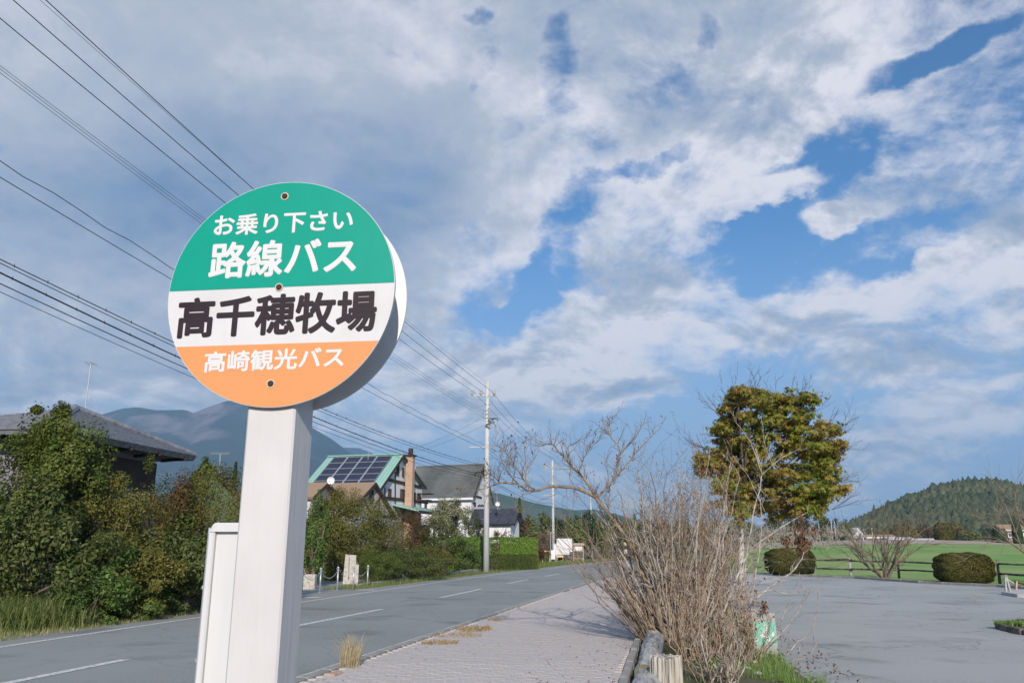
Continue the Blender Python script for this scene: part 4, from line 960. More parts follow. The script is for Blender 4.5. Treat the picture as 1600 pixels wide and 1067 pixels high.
# near left thicket (behind the road verge)
gl = 'shrubs of the thicket left of the road'
L_ = [
 # px, foot y, w, h, mat, n, size, D, depth, label
 (84, 960, 170, 318, 'holly', 20000, .085, 18.5, .9, 'tall evergreen tree with dark leaves, highest of the left thicket', 120),
 (-4, 960, 170, 306, 'holly', 20000, .08, 17.6, .9, 'dark evergreen shrub cut by the left edge of the picture', None),
 (40, 975, 220, 215, 'darkshrub', 18000, .09, 16.6, .6, 'leafy dark shrub standing before the tall evergreen tree at far left', None),
 (150, 960, 190, 205, 'olive', 20000, .07, 18.6, .7, 'yellow green shrub in the middle of the thicket below the roof gutter', None),
 (268, 950, 150, 196, 'russet', 16000, .07, 21.5, .8, 'reddish brown shrub in front of the clay tiled house', None),
 (215, 955, 120, 205, 'darkshrub', 12000, .085, 23.5, .8, 'loose grey green shrub reaching up to the eaves of the tiled house', None),
 (325, 955, 150, 205, 'olive', 20000, .06, 21.0, .8, 'dense olive shrub just left of the timetable case', None),
 (290, 962, 200, 140, 'darkshrub', 16000, .10, 19.0, .6, 'low broad leaved laurel shrub by the grassy verge next to the post', None),
 (195, 972, 170, 135, 'olive', 16000, .07, 17.6, .55, 'low yellow green shrub by the verge in the middle of the thicket', None),
 (115, 975, 150, 125, 'shrubgreen', 13000, .08, 16.9, .5, 'bright leafy weed shrub behind the tall roadside grass', None),
 (405, 955, 120, 170, 'olive', 7000, .07, 24.0, .8, 'olive shrub mostly hidden behind the white sign post', None),
 (245, 960, 46, 118, 'shrubgreen', 900, .12, 18.8, .6, 'single pale large leaved sapling standing in the thicket', None),
 (298, 930, 40, 215, 'shrubgreen', 1200, .11, 24.5, .7, 'young tree with bright green leaves at the corner of the tiled roof', 150),
 (35, 955, 110, 305, 'holly', 9000, .085, 20.5, .8, 'dark evergreen top left of the tallest tree', 220),
]
for i, (px, py, w, h, m, n, s, D, dp, lb, tr) in enumerate(L_):
    bush(px, py, w, h, M[m], lb, D=D, n=n, size=s, group=gl, depth=dp, trunk=tr, clumps=max(14, n//380), spread=.25 if n > 2000 else .3, cat='tree' if tr else 'shrub', name='evergreen_tree' if (tr and n > 3000) else ('sapling' if n < 1500 else 'shrub'), hollow=.35)
# grasses and verge weeds
def tuft(cx, cy, r, n, hgt, m, name, label=None, cat=None, group=None, kind=None, lean=.35, w=.008, z0=0.0, ry=None):
    b = MB(); vs = []; fs = []
    for i in range(n):
        a = random.uniform(0, 6.28); q = math.sqrt(random.random()); x = cx+q*r*math.cos(a); y = cy+q*(ry or r)*math.sin(a); h = hgt*random.uniform(.5, 1.1)
        d = random.uniform(0, 6.28); l = h*lean*random.uniform(.2, 1.4); dx, dy = math.cos(d)*l, math.sin(d)*l; wx, wy = -math.sin(d+random.uniform(-1, 1))*w/2, math.cos(d)*w/2
        k = len(vs); vs += [(x-wx, y-wy, z0), (x+wx, y+wy, z0), (x+dx*.35+wx, y+dy*.35+wy, z0+h*.55), (x+dx*.35-wx, y+dy*.35-wy, z0+h*.55), (x+dx, y+dy, z0+h*(1-lean*.35))]
        fs += [(k, k+1, k+2, k+3), (k+3, k+2, k+4)]
    b.add(vs, fs); o = b.build(name, m); tag(o, label, cat, group, kind); return o
for (px, py, D, n, hh, r, lb) in ((25, 990, 15.6, 900, .85, .8, 'tall green grass clump at the road edge in the far left corner'), (95, 985, 15.9, 420, .55, .55, 'tall green grass clump right of the corner clump, by the road edge'), (175, 900, 18.0, 50, 2.2, .25, 'long bamboo like grass shoots rising out of the left thicket')):
    q = atd(px, 856+CAM_H*FPX/D, D); tuft(q.x, q.y, r, n, hh, M['grassblade'], 'grass_clump', lb, 'grass', 'grass clumps on the left verge', lean=.75, w=.013)
for (px, D, w, h, n, lb) in ((140, 16.4, 110, 60, 3500, 'low leafy weed patch beside the roadside grass'), (205, 17.4, 90, 45, 2200, 'low grey green weed patch between the road and the thicket'), (255, 18.6, 70, 34, 1500, 'small pale weed patch at the verge nearest the post')):
    bush(px, 0, w, h, M['shrubgreen'], lb, D=D, n=n, size=.055, name='weed_patch', cat='weeds', group='weed patches on the left verge', clumps=24, depth=.5)
def scatter_strip(line0, line1, n, hgt, m, name, w=.008, lean=.5, z0=0.0):
    vs = []; fs = []
    for i in range(n):
        t = random.random(); s = random.random(); k = t*(len(line0)-1); j = int(k); f_ = k-j
        a = Vector(line0[j])*(1-f_)+Vector(line0[min(j+1, len(line0)-1)])*f_; b_ = Vector(line1[j])*(1-f_)+Vector(line1[min(j+1, len(line1)-1)])*f_
        p = a+(b_-a)*s; h = hgt*random.uniform(.4, 1.2); d = random.uniform(0, 6.28); l = h*lean; q = len(vs)
        wx, wy = -math.sin(d)*w/2, math.cos(d)*w/2
        vs += [(p.x-wx, p.y-wy, z0), (p.x+wx, p.y+wy, z0), (p.x+math.cos(d)*l, p.y+math.sin(d)*l, z0+h)]; fs.append((q, q+1, q+2))
    b = MB(); b.add(vs, fs); o = b.build(name, m); tag(o, kind='stuff'); return o
v0 = [(spl(LL, y)-.62, y, 0) for y in (12, 16, 20, 24)]; v1 = [(spl(LL, y)-2.0, y, 0) for y in (12, 16, 20, 24)]
scatter_strip(v0, v1, 7000, .09, M['grassblade'], 'verge_grass', .012); scatter_strip(v0, v1, 2500, .08, M['drygrass'], 'dry_verge_grass', .012)
v0 = [(spl(LL, y)-.9, y, 0) for y in (30, 38, 46, 60)]; v1 = [(spl(LL, y)-2.4, y, 0) for y in (30, 38, 46, 60)]
scatter_strip(v0, v1, 6000, .16, M['grassblade'], 'verge_grass', .02)
v0 = [(spl(LL, y)-.9, y, 0) for y in (60, 75, 90, 120)]; v1 = [(spl(LL, y)-6, y, 0) for y in (60, 75, 90, 120)]
scatter_strip(v0, v1, 14000, .22, M['grassblade'], 'verge_grass', .04)
# litter of dry leaves and grass on the pavement edge
for (px, py, n, r, h, m, lb) in ((546, 1043, 150, .13, .48, 'drygrass', 'dry straw coloured grass tuft growing at the pavement kerb'),):
    q = at(px, py, .06); tuft(q.x, q.y, r, n, h, M[m], 'grass_tuft', lb, 'grass tuft', lean=.45, w=.006, z0=.06)
for k, (px, py, n, r, ry) in enumerate(((741, 984, 520, .24, .45), (686, 1006, 240, .22, .2), (775, 969, 130, .12, .3), (715, 994, 200, .3, .3))):
    q = at(px, py, .07); tuft(q.x, q.y, r*1.3, int(n*.8), .10, M['orangegrass'], 'dry_grass_patch', ['orange dry grass patch by the kerb, largest on the pavement', 'orange dry grass patch by the kerb nearest the post', 'small orange dry grass patch furthest along the kerb', 'thin dry grass patch joining the larger ones by the kerb'][k], 'dry grass', 'dry grass patches on the pavement', lean=1.0, w=.008, z0=.07, ry=ry)
def litter(n, xf, m, name, size=.035):
    p = []
    for i in range(n):
        y = 8.8+14*random.random()**1.7; x = xf(y); p.append((x, y, .084))
    nr = np.tile((0, 0, 1.0), (n, 1))+RNG.normal(size=(n, 3))*.15; o = link(name, leaf_mesh(name, p, nr, size, m)); tag(o, kind='stuff')
litter(240, lambda y: kx(y)+.3+random.random()**2*2.6, M['orangegrass'], 'leaf_litter', .03)
litter(160, lambda y: rx(y)-random.random()**2*1.0, M['deadleaf'], 'leaf_litter', .035)
# orange markers on the kerb line
for k, (px, py) in enumerate(((520, 1057), (807, 952), (860, 938), (892, 922))):
    q = at(px, py, .05); b = MB(); b.box((0, 0, .02), (.11, .26, .05), 0, .015); o = b.build('kerb_marker', M['orange_thing'] if False else M['chimney']); o.location = (q.x+.02, q.y, .055); o.rotation_euler = (0, 0, -R(11))
    tag(o, ['pinkish brick lying on the kerb nearest the post', 'pinkish brick on the kerb, second from the post', 'pinkish brick on the kerb, third from the post', 'pinkish brick on the kerb, farthest from the post'][k], 'brick', 'bricks set along the kerb')

# garden plants along the road, right of the post
gm = 'garden shrubs along the left of the road'
G = [ # px, foot y, w, h, D, mat, n, size, label, trunk, box
 (545, 0, 165, 132, 40, 'olive', 46000, .08, 'large yellow green shrub in front of the tan roofed house', None, 0),
 (490, 0, 56, 140, 33, 'shrubgreen', 6000, .10, 'bright green leafy shrub touching the right side of the white post', None, 0),
 (505, 0, 100, 130, 38.5, 'olive', 18000, .09, 'dark shaded shrub behind the chain posts', None, 0),
 (630, 0, 150, 54, 39, 'darkshrub', 18000, .07, 'wide dark green rounded shrub behind the white gate slab', None, 0),
 (640, 0, 110, 92, 46, 'russet', 14000, .09, 'red brown shrub below the porch of the half timbered house', None, 0),
 (590, 911, 76, 50, None, 'lowhedge', 16000, .045, 'low dome shaped clipped shrub beside the white gate slab', None, 0),
 (618, 905, 22, 20, None, 'darkhedge', 1500, .045, 'small round clipped shrub at the right of the dome shrub', None, 0),
 (690, 0, 66, 80, 44, 'darkshrub', 11000, .085, 'dark glossy leaved shrub left of the clipped hedge', None, 0),
 (698, 0, 76, 112, 56, 'paleleaf', 10000, .12, 'small tree with cream blossom before the grey roofed house', 46, 0),
 (728, 0, 60, 88, 60, 'darkshrub', 4000, .11, 'dark green shrub at the foot of the white house', None, 0),
 (668, 895, 50, 50, None, 'russet', 8000, .06, 'twiggy brown shrub by the kerb left of the leafy bush', None, 0),
 (672, 0, 80, 50, 42, 'olive', 11000, .07, 'olive shrub above the kerb behind the twiggy brown shrub', None, 0),
 (722, 892, 84, 46, None, 'shrubgreen', 16000, .085, 'leafy green bush at the kerb left of the utility pole', None, 0),
 (698, 893, 18, 14, None, 'darkhedge', 1000, .05, 'tiny round clipped bush at the kerb', None, 0),
 (772, 888, 20, 18, None, 'darkhedge', 1400, .06, 'small round clipped bush right of the utility pole', None, 0),
 (770, 0, 80, 70, 68, 'russet', 5000, .13, 'russet shrub between the hedge and the dark tiled house', None, 0),
 (738, 0, 60, 66, 66, 'olive', 3500, .13, 'pale olive shrub left of the pole behind the hedge', None, 0),
 (815, 0, 64, 68, 72, 'russet', 5000, .14, 'reddish shrub at the right end behind the hedge', None, 0),
 (790, 0, 34, 66, 70, 'cedar', 2500, .13, 'light green shrub just right of the pole behind the hedge', None, 0),
 (845, 0, 30, 50, 76, 'russet', 2000, .13, 'brown shrub beside the dark wooden fence', None, 0),
]
for (px, py, w, h, D, m, n, s, lb, tr, bx) in G:
    bush(px, py, w, h, M[m], lb, D=D, n=n, size=s, group=gm, trunk=tr, clumps=max(14, n//200), spread=.22, hollow=.4, cat='tree' if tr else 'shrub', name='blossom_tree' if tr else 'shrub')
def hedge(x0, y0, x1, y1, h, th, m, n, size, label, name='hedge', group='clipped hedges along the road', D=None):
    a = at(x0, y0) if D is None else atd(x0, 860, D[0]); b_ = at(x1, y1) if D is None else atd(x1, 860, D[1]); a.z = b_.z = 0
    c = (a+b_)/2; u = (b_-a); Ln = u.length; u.normalize(); root = empty(name, (c.x, c.y, 0), math.atan2(u.y, u.x)); tag(root, label, 'hedge', group)
    # leaves on the skin of a box plus a woody core
    p = RNG.uniform(-1, 1, (n, 3)); f = RNG.integers(0, 4, n); nr = np.zeros((n, 3))
    for i in range(n):
        k = f[i] if random.random() > .12 else random.choice((0, 4, 5))
        if k == 0: p[i, 2] = 1; nr[i] = (0, 0, 1)
        elif k in (1, 3): p[i, 1] = -1; nr[i] = (0, -1, 0)
        elif k == 2: p[i, 1] = 1; nr[i] = (0, 1, 0)
        elif k == 4: p[i, 0] = -1; nr[i] = (-1, 0, 0)
        else: p[i, 0] = 1; nr[i] = (1, 0, 0)
    p *= (1-np.abs(RNG.normal(size=(n, 1)))*.045); nr += RNG.normal(size=(n, 3))*.5
    bul = .04*np.sin(p[:, :1]*9)+.03*np.sin(p[:, :1]*21+2)
    P_ = np.stack([p[:, 0]*Ln/2, p[:, 1]*th/2+bul[:, 0], (p[:, 2]*.5+.5)*(h+bul[:, 0])], 1)
    link('foliage', leaf_mesh('foliage', P_, nr, size, m), root)
    b = MB()
    for i in range(max(3, int(Ln/.8))):
        x = -Ln/2+.3+i*(Ln-.6)/max(2, int(Ln/.8)-1); b.tube([(x, 0, 0), (x+.1, .05, h*.5), (x-.1, -.05, h*.85)], .03, 5)
    pieces(b, 'stem', M['dark_twig'], root)
    core = MB(); core.box((0, .05, h*.42), (Ln*.86, th*.5, h*.78), 0, .08); core.build('inner_twigs', M['dark_twig'], root); return root
hedge(697, 0, 757, 0, 2.15, 1.6, M['hedge'], 16000, .10, 'tall bright clipped hedge left of the utility pole', D=(56, 58))
hedge(768, 0, 829, 0, 2.2, 1.7, M['hedge'], 16000, .11, 'tall bright clipped hedge right of the utility pole', D=(61, 64))
hedge(767, 0, 832, 0, .98, 1.1, M['lowhedge'], 16000, .07, 'low dark green clipped hedge in front of the taller one, by the kerb', D=(54, 59))
hedge(835, 880, 857, 878.5, .62, .9, M['hedge'], 2600, .07, 'short yellow green hedge beside the white roadside board')
hedge(688, 0, 700, 0, 2.0, 1.2, M['hedge'], 1200, .10, 'left end piece of the tall bright hedge half hidden by shrubs', D=(50.5, 51))
# kerb stones along the left verge
def row(name, pts, w, h, seglen, m, label, cat, group, part):
    root = empty(name, (pts[0].x, pts[0].y, 0)); tag(root, label, cat, group); o = Vector(root.location)
    for a, b_ in zip(pts[:-1], pts[1:]):
        L0 = (b_-a).length; k = max(1, int(L0/seglen)); u = (b_-a)/k
        for i in range(k):
            p = a+u*(i+.5); mb = MB(); mb.box((0, 0, h/2), (u.length-.015, w, h+random.uniform(-.01, .01)), 0, .012); s = mb.build(part, m, root); s.location = p-o; s.rotation_euler = (0, 0, math.atan2(u.y, u.x)+random.uniform(-.02, .02))
    return root
row('edging_wall', [at(632, 906), at(664, 901)], .3, .35, 1.0, M['concrete'], 'low concrete edging wall beside the clipped shrubs', 'edging wall', None, 'concrete_block')
row('edging_wall', [at(701, 899), at(737, 893), at(776, 890), at(800, 888), at(835, 884)], .25, .16, .9, M['concrete'], 'line of concrete edging stones under the hedges by the road', 'edging', None, 'concrete_block')
row('edging_wall', [at(560, 916), at(600, 911), at(632, 907)], .25, .10, .8, M['concrete'], 'low concrete edging in front of the dome shaped shrub', 'edging', None, 'concrete_block')
# white gate slab
a = at(547, 912); root = empty('gate_pillar', (a.x, a.y, 0), R(8)); tag(root, 'weathered white gate slab standing by the driveway', 'gate pillar')
b = MB(); b.add([(-.30, -.14, 0), (.33, -.14, 0), (.33, -.14, .78), (.22, -.14, .80), (.20, -.14, 1.16), (-.24, -.14, 1.20), (-.30, .14, 0), (.33, .14, 0), (.33, .14, .78), (.22, .14, .80), (.20, .14, 1.16), (-.24, .14, 1.20)],
  [(0, 1, 2, 3, 4, 5), (11, 10, 9, 8, 7, 6), (0, 6, 7, 1), (1, 7, 8, 2), (2, 8, 9, 3), (3, 9, 10, 4), (4, 10, 11, 5), (5, 11, 6, 0)]); b.build('slab', M['white_bark'], root)
b = MB(); b.beam((-.06, -.15, .15), (-.08, -.15, 1.1), .025, .02); b.build('crack', M['dark_twig'], root)
a = at(477, 922); b = MB(); b.box((0, 0, .26), (.45, .35, .52), 0, .03); o = b.build('gate_block', M['white_bark']); o.location = (a.x-.1, a.y+1.0, 0); tag(o, 'low white concrete block at the right edge of the sign post', 'gate block')
# chain posts
cp = [at(499.5, 925.5), at(526.7, 922), at(551.7, 919.5), at(573.8, 916.5)]; cp = [at(471, 929)]+cp
lb = ['chain post hidden close behind the white sign post', 'leftmost fully seen metal chain post by the driveway', 'second metal chain post by the driveway', 'third metal chain post, in front of the white gate slab', 'rightmost metal chain post beside the dome shrub']
for p, l_ in zip(cp, lb):
    r = empty('chain_post', (p.x, p.y, 0)); tag(r, l_, 'post', 'metal chain posts by the driveway')
    b = MB(); b.tube([(0, 0, 0), (0, 0, .74)], .030, 10); b.build('tube', M['galv'], r, True)
    b = MB(); b.tube([(0, 0, .74), (0, 0, .76), (0, 0, .80), (0, 0, .82)], [.034, .042, .034, .01], 10); b.tube([(-.05, 0, .70), (.05, 0, .70)], .012, 6); b.build('cap', M['galv'], r, True)
    b = MB(); b.cyl((0, 0, 0), .07, .012, 12); b.build('base_plate', M['galv'], r)
for i, (a, b_) in enumerate(zip(cp[:-1], cp[1:])):
    if i == 2: continue
    b = MB(); n = 26; A, B = a+Vector((0, 0, .70)), b_+Vector((0, 0, .70))
    for k in range(n):
        t = (k+.5)/n; p = A+(B-A)*t-Vector((0, 0, 4*.26*t*(1-t))); u = (B-A)/n*.75; dz = Vector((0, 0, -4*.26*(1-2*t)/n*.75)); v = (u+dz)/2
        s = Vector((0, 0, .012)) if k % 2 else Vector((.0, .012, 0)); b.tube([p-v, p-v*.6+s, p+v*.6+s, p+v, p+v*.6-s, p-v*.6-s, p-v], .0065, 4, cap=False)
    o = b.build('chain', M['galv']); tag(o, ['chain hanging beside the sign post, first from the left', 'chain hanging between the two left posts of the driveway', '', 'chain hanging between the two right posts before the dome shrub'][i], 'chain', 'chains hanging between the metal posts')

# far end of the road: fence, boards, notice stand
def board(name, px0, py0, px1, py1, D, label, cat, m, legs=True, th=.08, frame=None):
    a = atd(px0, py1, D); b_ = atd(px1, py0, D); root = empty(name, ((a.x+b_.x)/2, D, 0)); tag(root, label, cat); w = b_.x-a.x; h = b_.z-a.z
    b = MB(); b.box((0, 0, (a.z+b_.z)/2), (w, th, h), 0, .01); b.build('panel', m, root)
    if legs:
        for s in (-1, 1):
            b = MB(); b.tube([(s*w*.46, .06, 0), (s*w*.46, .06, b_.z)], .045, 8); b.build('leg', M['galv'], root)
    return root
r = board('billboard', 870, 841, 894, 866, 92, 'blank white billboard beyond the second utility pole', 'billboard', M['plaster'])
b = MB(); b.box((-1.05, -.01, 1.3), (.35, .07, 1.25), 0, .01); b.build('side_panel', M['plaster'], r)
r = board('roadside_sign', 860.5, 859, 867.5, 873.5, 84, 'narrow white sign board at the foot of the second utility pole', 'sign', M['plaster'])
b = MB(); b.tube([(-.22, 0, 0), (-.22, 0, 3.0), (-.1, 0, 3.05)], .05, 6); b.build('post', M['galv'], r)
# low board with yellow band
r = board('low_sign', 869, 867, 880, 870.5, 88, 'small low yellow and white board below the billboard', 'sign', M['yellow'])
# notice stand
a = atd(904, 874, 90); root = empty('notice_stand', (a.x, 90, 0)); tag(root, 'brown wooden notice stand with a white sheet right of the billboard', 'notice stand')
b = MB()
for s in (-.52, .52): b.beam((s, 0, 0), (s, 0, 1.85), .1, .1)
b.beam((-.6, 0, .35), (.6, 0, .35), .06, .08); b.beam((-.6, 0, 1.15), (.6, 0, 1.15), .06, .10); b.build('frame', M['chimney'], root)
b = MB(); b.slab([(-.7, -.25, 1.75), (.7, -.25, 1.75), (.7, .05, 1.98), (-.7, .05, 1.98)], .05); b.build('roof_board', M['chimney'], root)
b = MB(); b.box((0, -.06, 1.45), (.86, .03, .50)); b.build('notice', M['plaster'], root)
a = atd(840, 872, 80); root = empty('orange_barrier', (a.x, 80, 0)); tag(root, 'orange panel leaning by the yellow rail behind the short hedge', 'barrier'); b = MB(); b.box((0, 0, .95), (.50, .06, .55), 0, .01); b.build('panel', M['orange_thing'], root); b = MB(); b.beam((-.2, .05, 0), (-.2, .05, 1.2), .05, .05); b.beam((.2, .05, 0), (.2, .05, 1.2), .05, .05); b.build('leg', M['galv'], root)
a = atd(836, 870, 81); c_ = atd(859, 870, 82); root = empty('yellow_rail', (a.x, 81, 0)); tag(root, 'pale yellow rail behind the short hedge by the second pole', 'rail'); b = MB(); b.beam((0, 0, 1.15), (c_.x-a.x, 1, 1.15), .06, .10); b.build('rail', M['yellow'], root)
for k in range(3): b = MB(); x = (c_.x-a.x)*k/2; b.beam((x, k*.5, 0), (x, k*.5, 1.1), .07, .07); b.build('post', M['yellow'], root)
# dark wooden fence
a = atd(832, 860, 84); c_ = atd(858, 860, 86); root = empty('wooden_fence', (a.x, 84, 0)); tag(root, 'dark brown slatted wooden fence behind the hedges', 'fence')
W_ = c_.x-a.x
for k in range(11): b = MB(); b.box((W_/2, 0, .35+k*.24), (W_, .04, .20)); b.build('slat', M['brown_wood'], root)
for k in range(4): b = MB(); b.box((W_*k/3, .06, 1.5), (.1, .08, 3.0)); b.build('post', M['brown_wood'], root)
# red roofed building
root = empty('red_roofed_building', (0, 0, 0)); A = atd(958, 826, 120); B = atd(1012, 838, 120); root.location = (A.x, 120, 0); tag(root, 'distant low building with a pink red roof glimpsed through the bare branches', 'building'); w = B.x-A.x
b = MB(); b.box((w/2+1, 3, 1.6), (w+2, 5, 3.2)); wl = b.build('wall', M['dull_plaster'], root)
b = MB(); b.slab([(-.5, -1.2, A.z-.7), (w+3, -1.2, A.z-1.4), (w+3, 3, A.z-.1), (-.5, 3, A.z+.7)], .2); b.slab([(-.5, 3, A.z+.7), (w+3, 3, A.z-.1), (w+3, 6, A.z-1.6), (-.5, 6, A.z-.9)], .2); b.build('roof', M['red_roof'], root)
b = MB(); b.box((w*.55, -.5, 2.05), (w*.9, .1, .5)); b.build('fascia', M['yellow'], root)
for k in range(3): b = MB(); b.box((w*(.2+.3*k), .47, 1.3), (1.0, .06, 1.6)); b.build('window', M['glass'], wl)
for k in range(3): b = MB(); b.beam((w*(.1+.4*k), -.6, 0), (w*(.1+.4*k), -.6, 2.2), .12, .12); b.build('porch_post', M['dull_plaster'], root)
# tree row behind the road's end
lbs = 'trees in the row behind the end of the road'
tx = [(832, 838), (848, 812), (866, 826), (884, 818), (902, 822), (920, 815), (936, 824), (950, 828), (968, 816), (820, 826), (990, 822), (1012, 828), (1040, 832), (1070, 830), (1100, 832)]
tops = [812, 808, 810, 806, 807, 804, 808, 812, 800, 806, 806, 812, 814, 812, 816]
kinds = ['bushy green tree', 'pale feathery bamboo like tree', 'dark dense tree']
for i, (x, _) in enumerate(tx):
    D = 104+(i*7) % 23; m = M['cedar'] if i % 3 != 2 else M['conifer']; h = (856-tops[i])+CAM_H*FPX/D
    bush(x, 0, 30, h, m, f'{kinds[i % 3]} at the road end, '+['left of the second pole', 'just left of the second pole', 'directly right of the second pole', 'above the white billboard', 'right of the billboard', 'left of the third pole', 'behind the third pole', 'left of the red roof', 'behind the red roof', 'beside the dark tiled house', 'right of the red roof', 'behind the bare shrub stems', 'behind the densest twigs', 'left of the maple trunk', 'nearest the maple trunk'][i], D=D, n=4200, size=.30, name='tree', cat='tree', group=lbs, trunk=8, clumps=40, spread=.3, depth=.9, hollow=.3)
def conifer(px, base_px, top_px, w, D, label, m='conifer', n=2600, size=.28, group=None, z0=0):
    g = atd(px, 860, D); h = atd(px, top_px, D).z-z0; root = empty('conifer_tree', (g.x, g.y, z0)); tag(root, label, 'tree', group)
    t = RNG.random(n)**.75; r = w/FPX*D/2*(1-t)**.8*(.75+.25*np.sin(t*h*5))+.03; a = RNG.uniform(0, 6.28, n); q = RNG.uniform(.55, 1, n)
    p = np.stack([r*q*np.cos(a), r*q*np.sin(a), .08*h+t*h*.92-.15*r], 1); nr = np.stack([np.cos(a), np.sin(a), np.full(n, .5)], 1)+RNG.normal(size=(n, 3))*.4
    link('foliage', leaf_mesh('foliage', p, nr, size, M[m]), root); b = MB(); b.tube([(0, 0, 0), (0, 0, h*.95)], [h*.022, .02], 6); b.build('trunk', M['bark'], root); return root
conifer(812, 0, 778, 26, 86, 'pointed cedar rising right of the dark tiled roof', 'cedar', group='conifers among the houses')
conifer(357, 0, 722, 30, 70, 'pointed conifer between the green clad house and the sign post', 'conifer', group='conifers among the houses', size=.25)
conifer(372, 0, 738, 26, 66, 'shorter conifer directly left of the sign post', 'cedar', group='conifers among the houses', size=.25)
# ------------------------------------------------------------------ right side: pasture edge, fence, hedges
def edge_pt(px, py): p = at(px, py); return p
kerbp = [at(1245, 900), at(1338, 903.5), at(1440, 911), at(1560, 917), at(1700, 927)]
row('car_park_kerb', [at(1210, 898)]+kerbp, .22, .10, 1.2, M['concrete'], 'long low concrete kerb between the car park and the pasture', 'kerb', None, 'kerb_stone')
fr = empty('rail_fence', (17, 40, 0)); tag(fr, 'dark wooden two rail fence along the pasture', 'fence'); fo = Vector(fr.location)
fp_ = [at(1075, 899), at(1160, 899), at(1239, 899.5), at(1339, 903), at(1416, 905), at(1500, 911), at(1579, 914), at(1665, 920), at(1760, 928)]
for p in fp_: p += Vector((.3, .9, 0)) if False else Vector((0, .7, 0))
for i, p in enumerate(fp_):
    b = MB(); hh = 1.0; b.tube([(0, 0, -.1), (.02*random.uniform(-3, 3), 0, hh)], [.07, .055], 8); o = b.build('post', M['fence_pale'] if i in (3,) else M['fence_wood'], fr, True); o.location = p-fo
    if i == 3: o['label'] = 'bleached white fence post'
for a, b_ in zip(fp_[:-1], fp_[1:]):
    for hz, dr in ((.82, random.uniform(-.04, .04)), (.43, random.uniform(-.04, .04))):
        n = 6; pts = [a+(b_-a)*(i/n)+Vector((0, -.07, hz+dr*(i/n)+random.uniform(-.012, .012))) for i in range(-0, n+1)]; pts[-1] += (b_-a).normalized()*.12
        b = MB(); b.tube([p-fo for p in pts], [random.uniform(.032, .05) for _ in pts], 7); b.build('rail', M['fence_wood'], fr, True)
def ball_hedge(px, py, w, h, n, label, dep=.8):
    g = at(px, py); D = g.y+.5; hx = w/FPX*D/2; hz = h/FPX*D
    root = empty('clipped_bush', (g.x, g.y+.5, 0)); tag(root, label, 'bush', 'clipped box bushes by the car park')
    v = RNG.normal(size=(n, 3)); v /= np.linalg.norm(v, axis=1, keepdims=True); v = np.sign(v)*np.abs(v)**.8; v /= (np.abs(v)**3.4).sum(1, keepdims=True)**(1/3.4)
    v *= 1+.03*np.sin(v[:, :1]*7+v[:, 1:2]*5)+.025*np.sin(v[:, 2:3]*11+v[:, :1]*13); q = v*(1-np.abs(RNG.normal(size=(n, 1)))*.035)
    P_ = q*np.array((hx, hx*dep, hz/2))+np.array((0, 0, hz/2)); nr = v+RNG.normal(size=(n, 3))*.45
    k = P_[:, 2] > .0; link('foliage', leaf_mesh('foliage', P_[k], nr[k], .07, M['darkhedge']), root)
    b = MB()
    for i in range(5): b.tube([(random.uniform(-.4, .4), 0, 0), (random.uniform(-.5, .5), random.uniform(-.3, .3), hz*.7)], .03, 5)
    pieces(b, 'stem', M['dark_twig'], root); return root
ball_hedge(1241, 899, 70, 39, 26000, 'clipped box bush nearer the maple, left of the two at the car park edge')
ball_hedge(1519.5, 913, 79, 45, 28000, 'clipped box bush on the right edge of the car park, wider of the two', .7)

# ------------------------------------------------------------------ bare branches
def twig_tree(b, p, d, L0, r, depth, seg=4, spread=.6, up=.25, kids=3, rmin=.0025, shrink=.68, tips=None, sides=5, wig=.14):
    pts = [p]; rad = [r]; q = p; dd = d.normalized()
    for i in range(seg):
        dd = (dd+Vector((random.gauss(0, wig), random.gauss(0, wig), random.gauss(0, wig)+up*.15))).normalized(); q = q+dd*(L0/seg); pts.append(q); rad.append(max(rmin, r*(1-.55*(i+1)/seg)))
    b.tube(pts, rad, sides if r > .012 else (4 if r > .006 else 3), cap=False)
    if tips is not None and depth == 0: tips.append((q, dd))
    if depth > 0:
        for k in range(kids):
            j = random.randint(1, seg); base = pts[j]; t = (pts[j]-pts[j-1]).normalized(); side = Vector((random.gauss(0, 1), random.gauss(0, 1), random.gauss(0, .6))).cross(t)
            if side.length < 1e-3: continue
            nd = (t+side.normalized()*spread*random.uniform(.6, 1.4)+Vector((0, 0, up))).normalized()
            twig_tree(b, base, nd, L0*shrink*random.uniform(.6, 1.15), max(rmin, rad[j]*.62), depth-1, seg, spread, up, kids, rmin, shrink, tips, sides, wig)
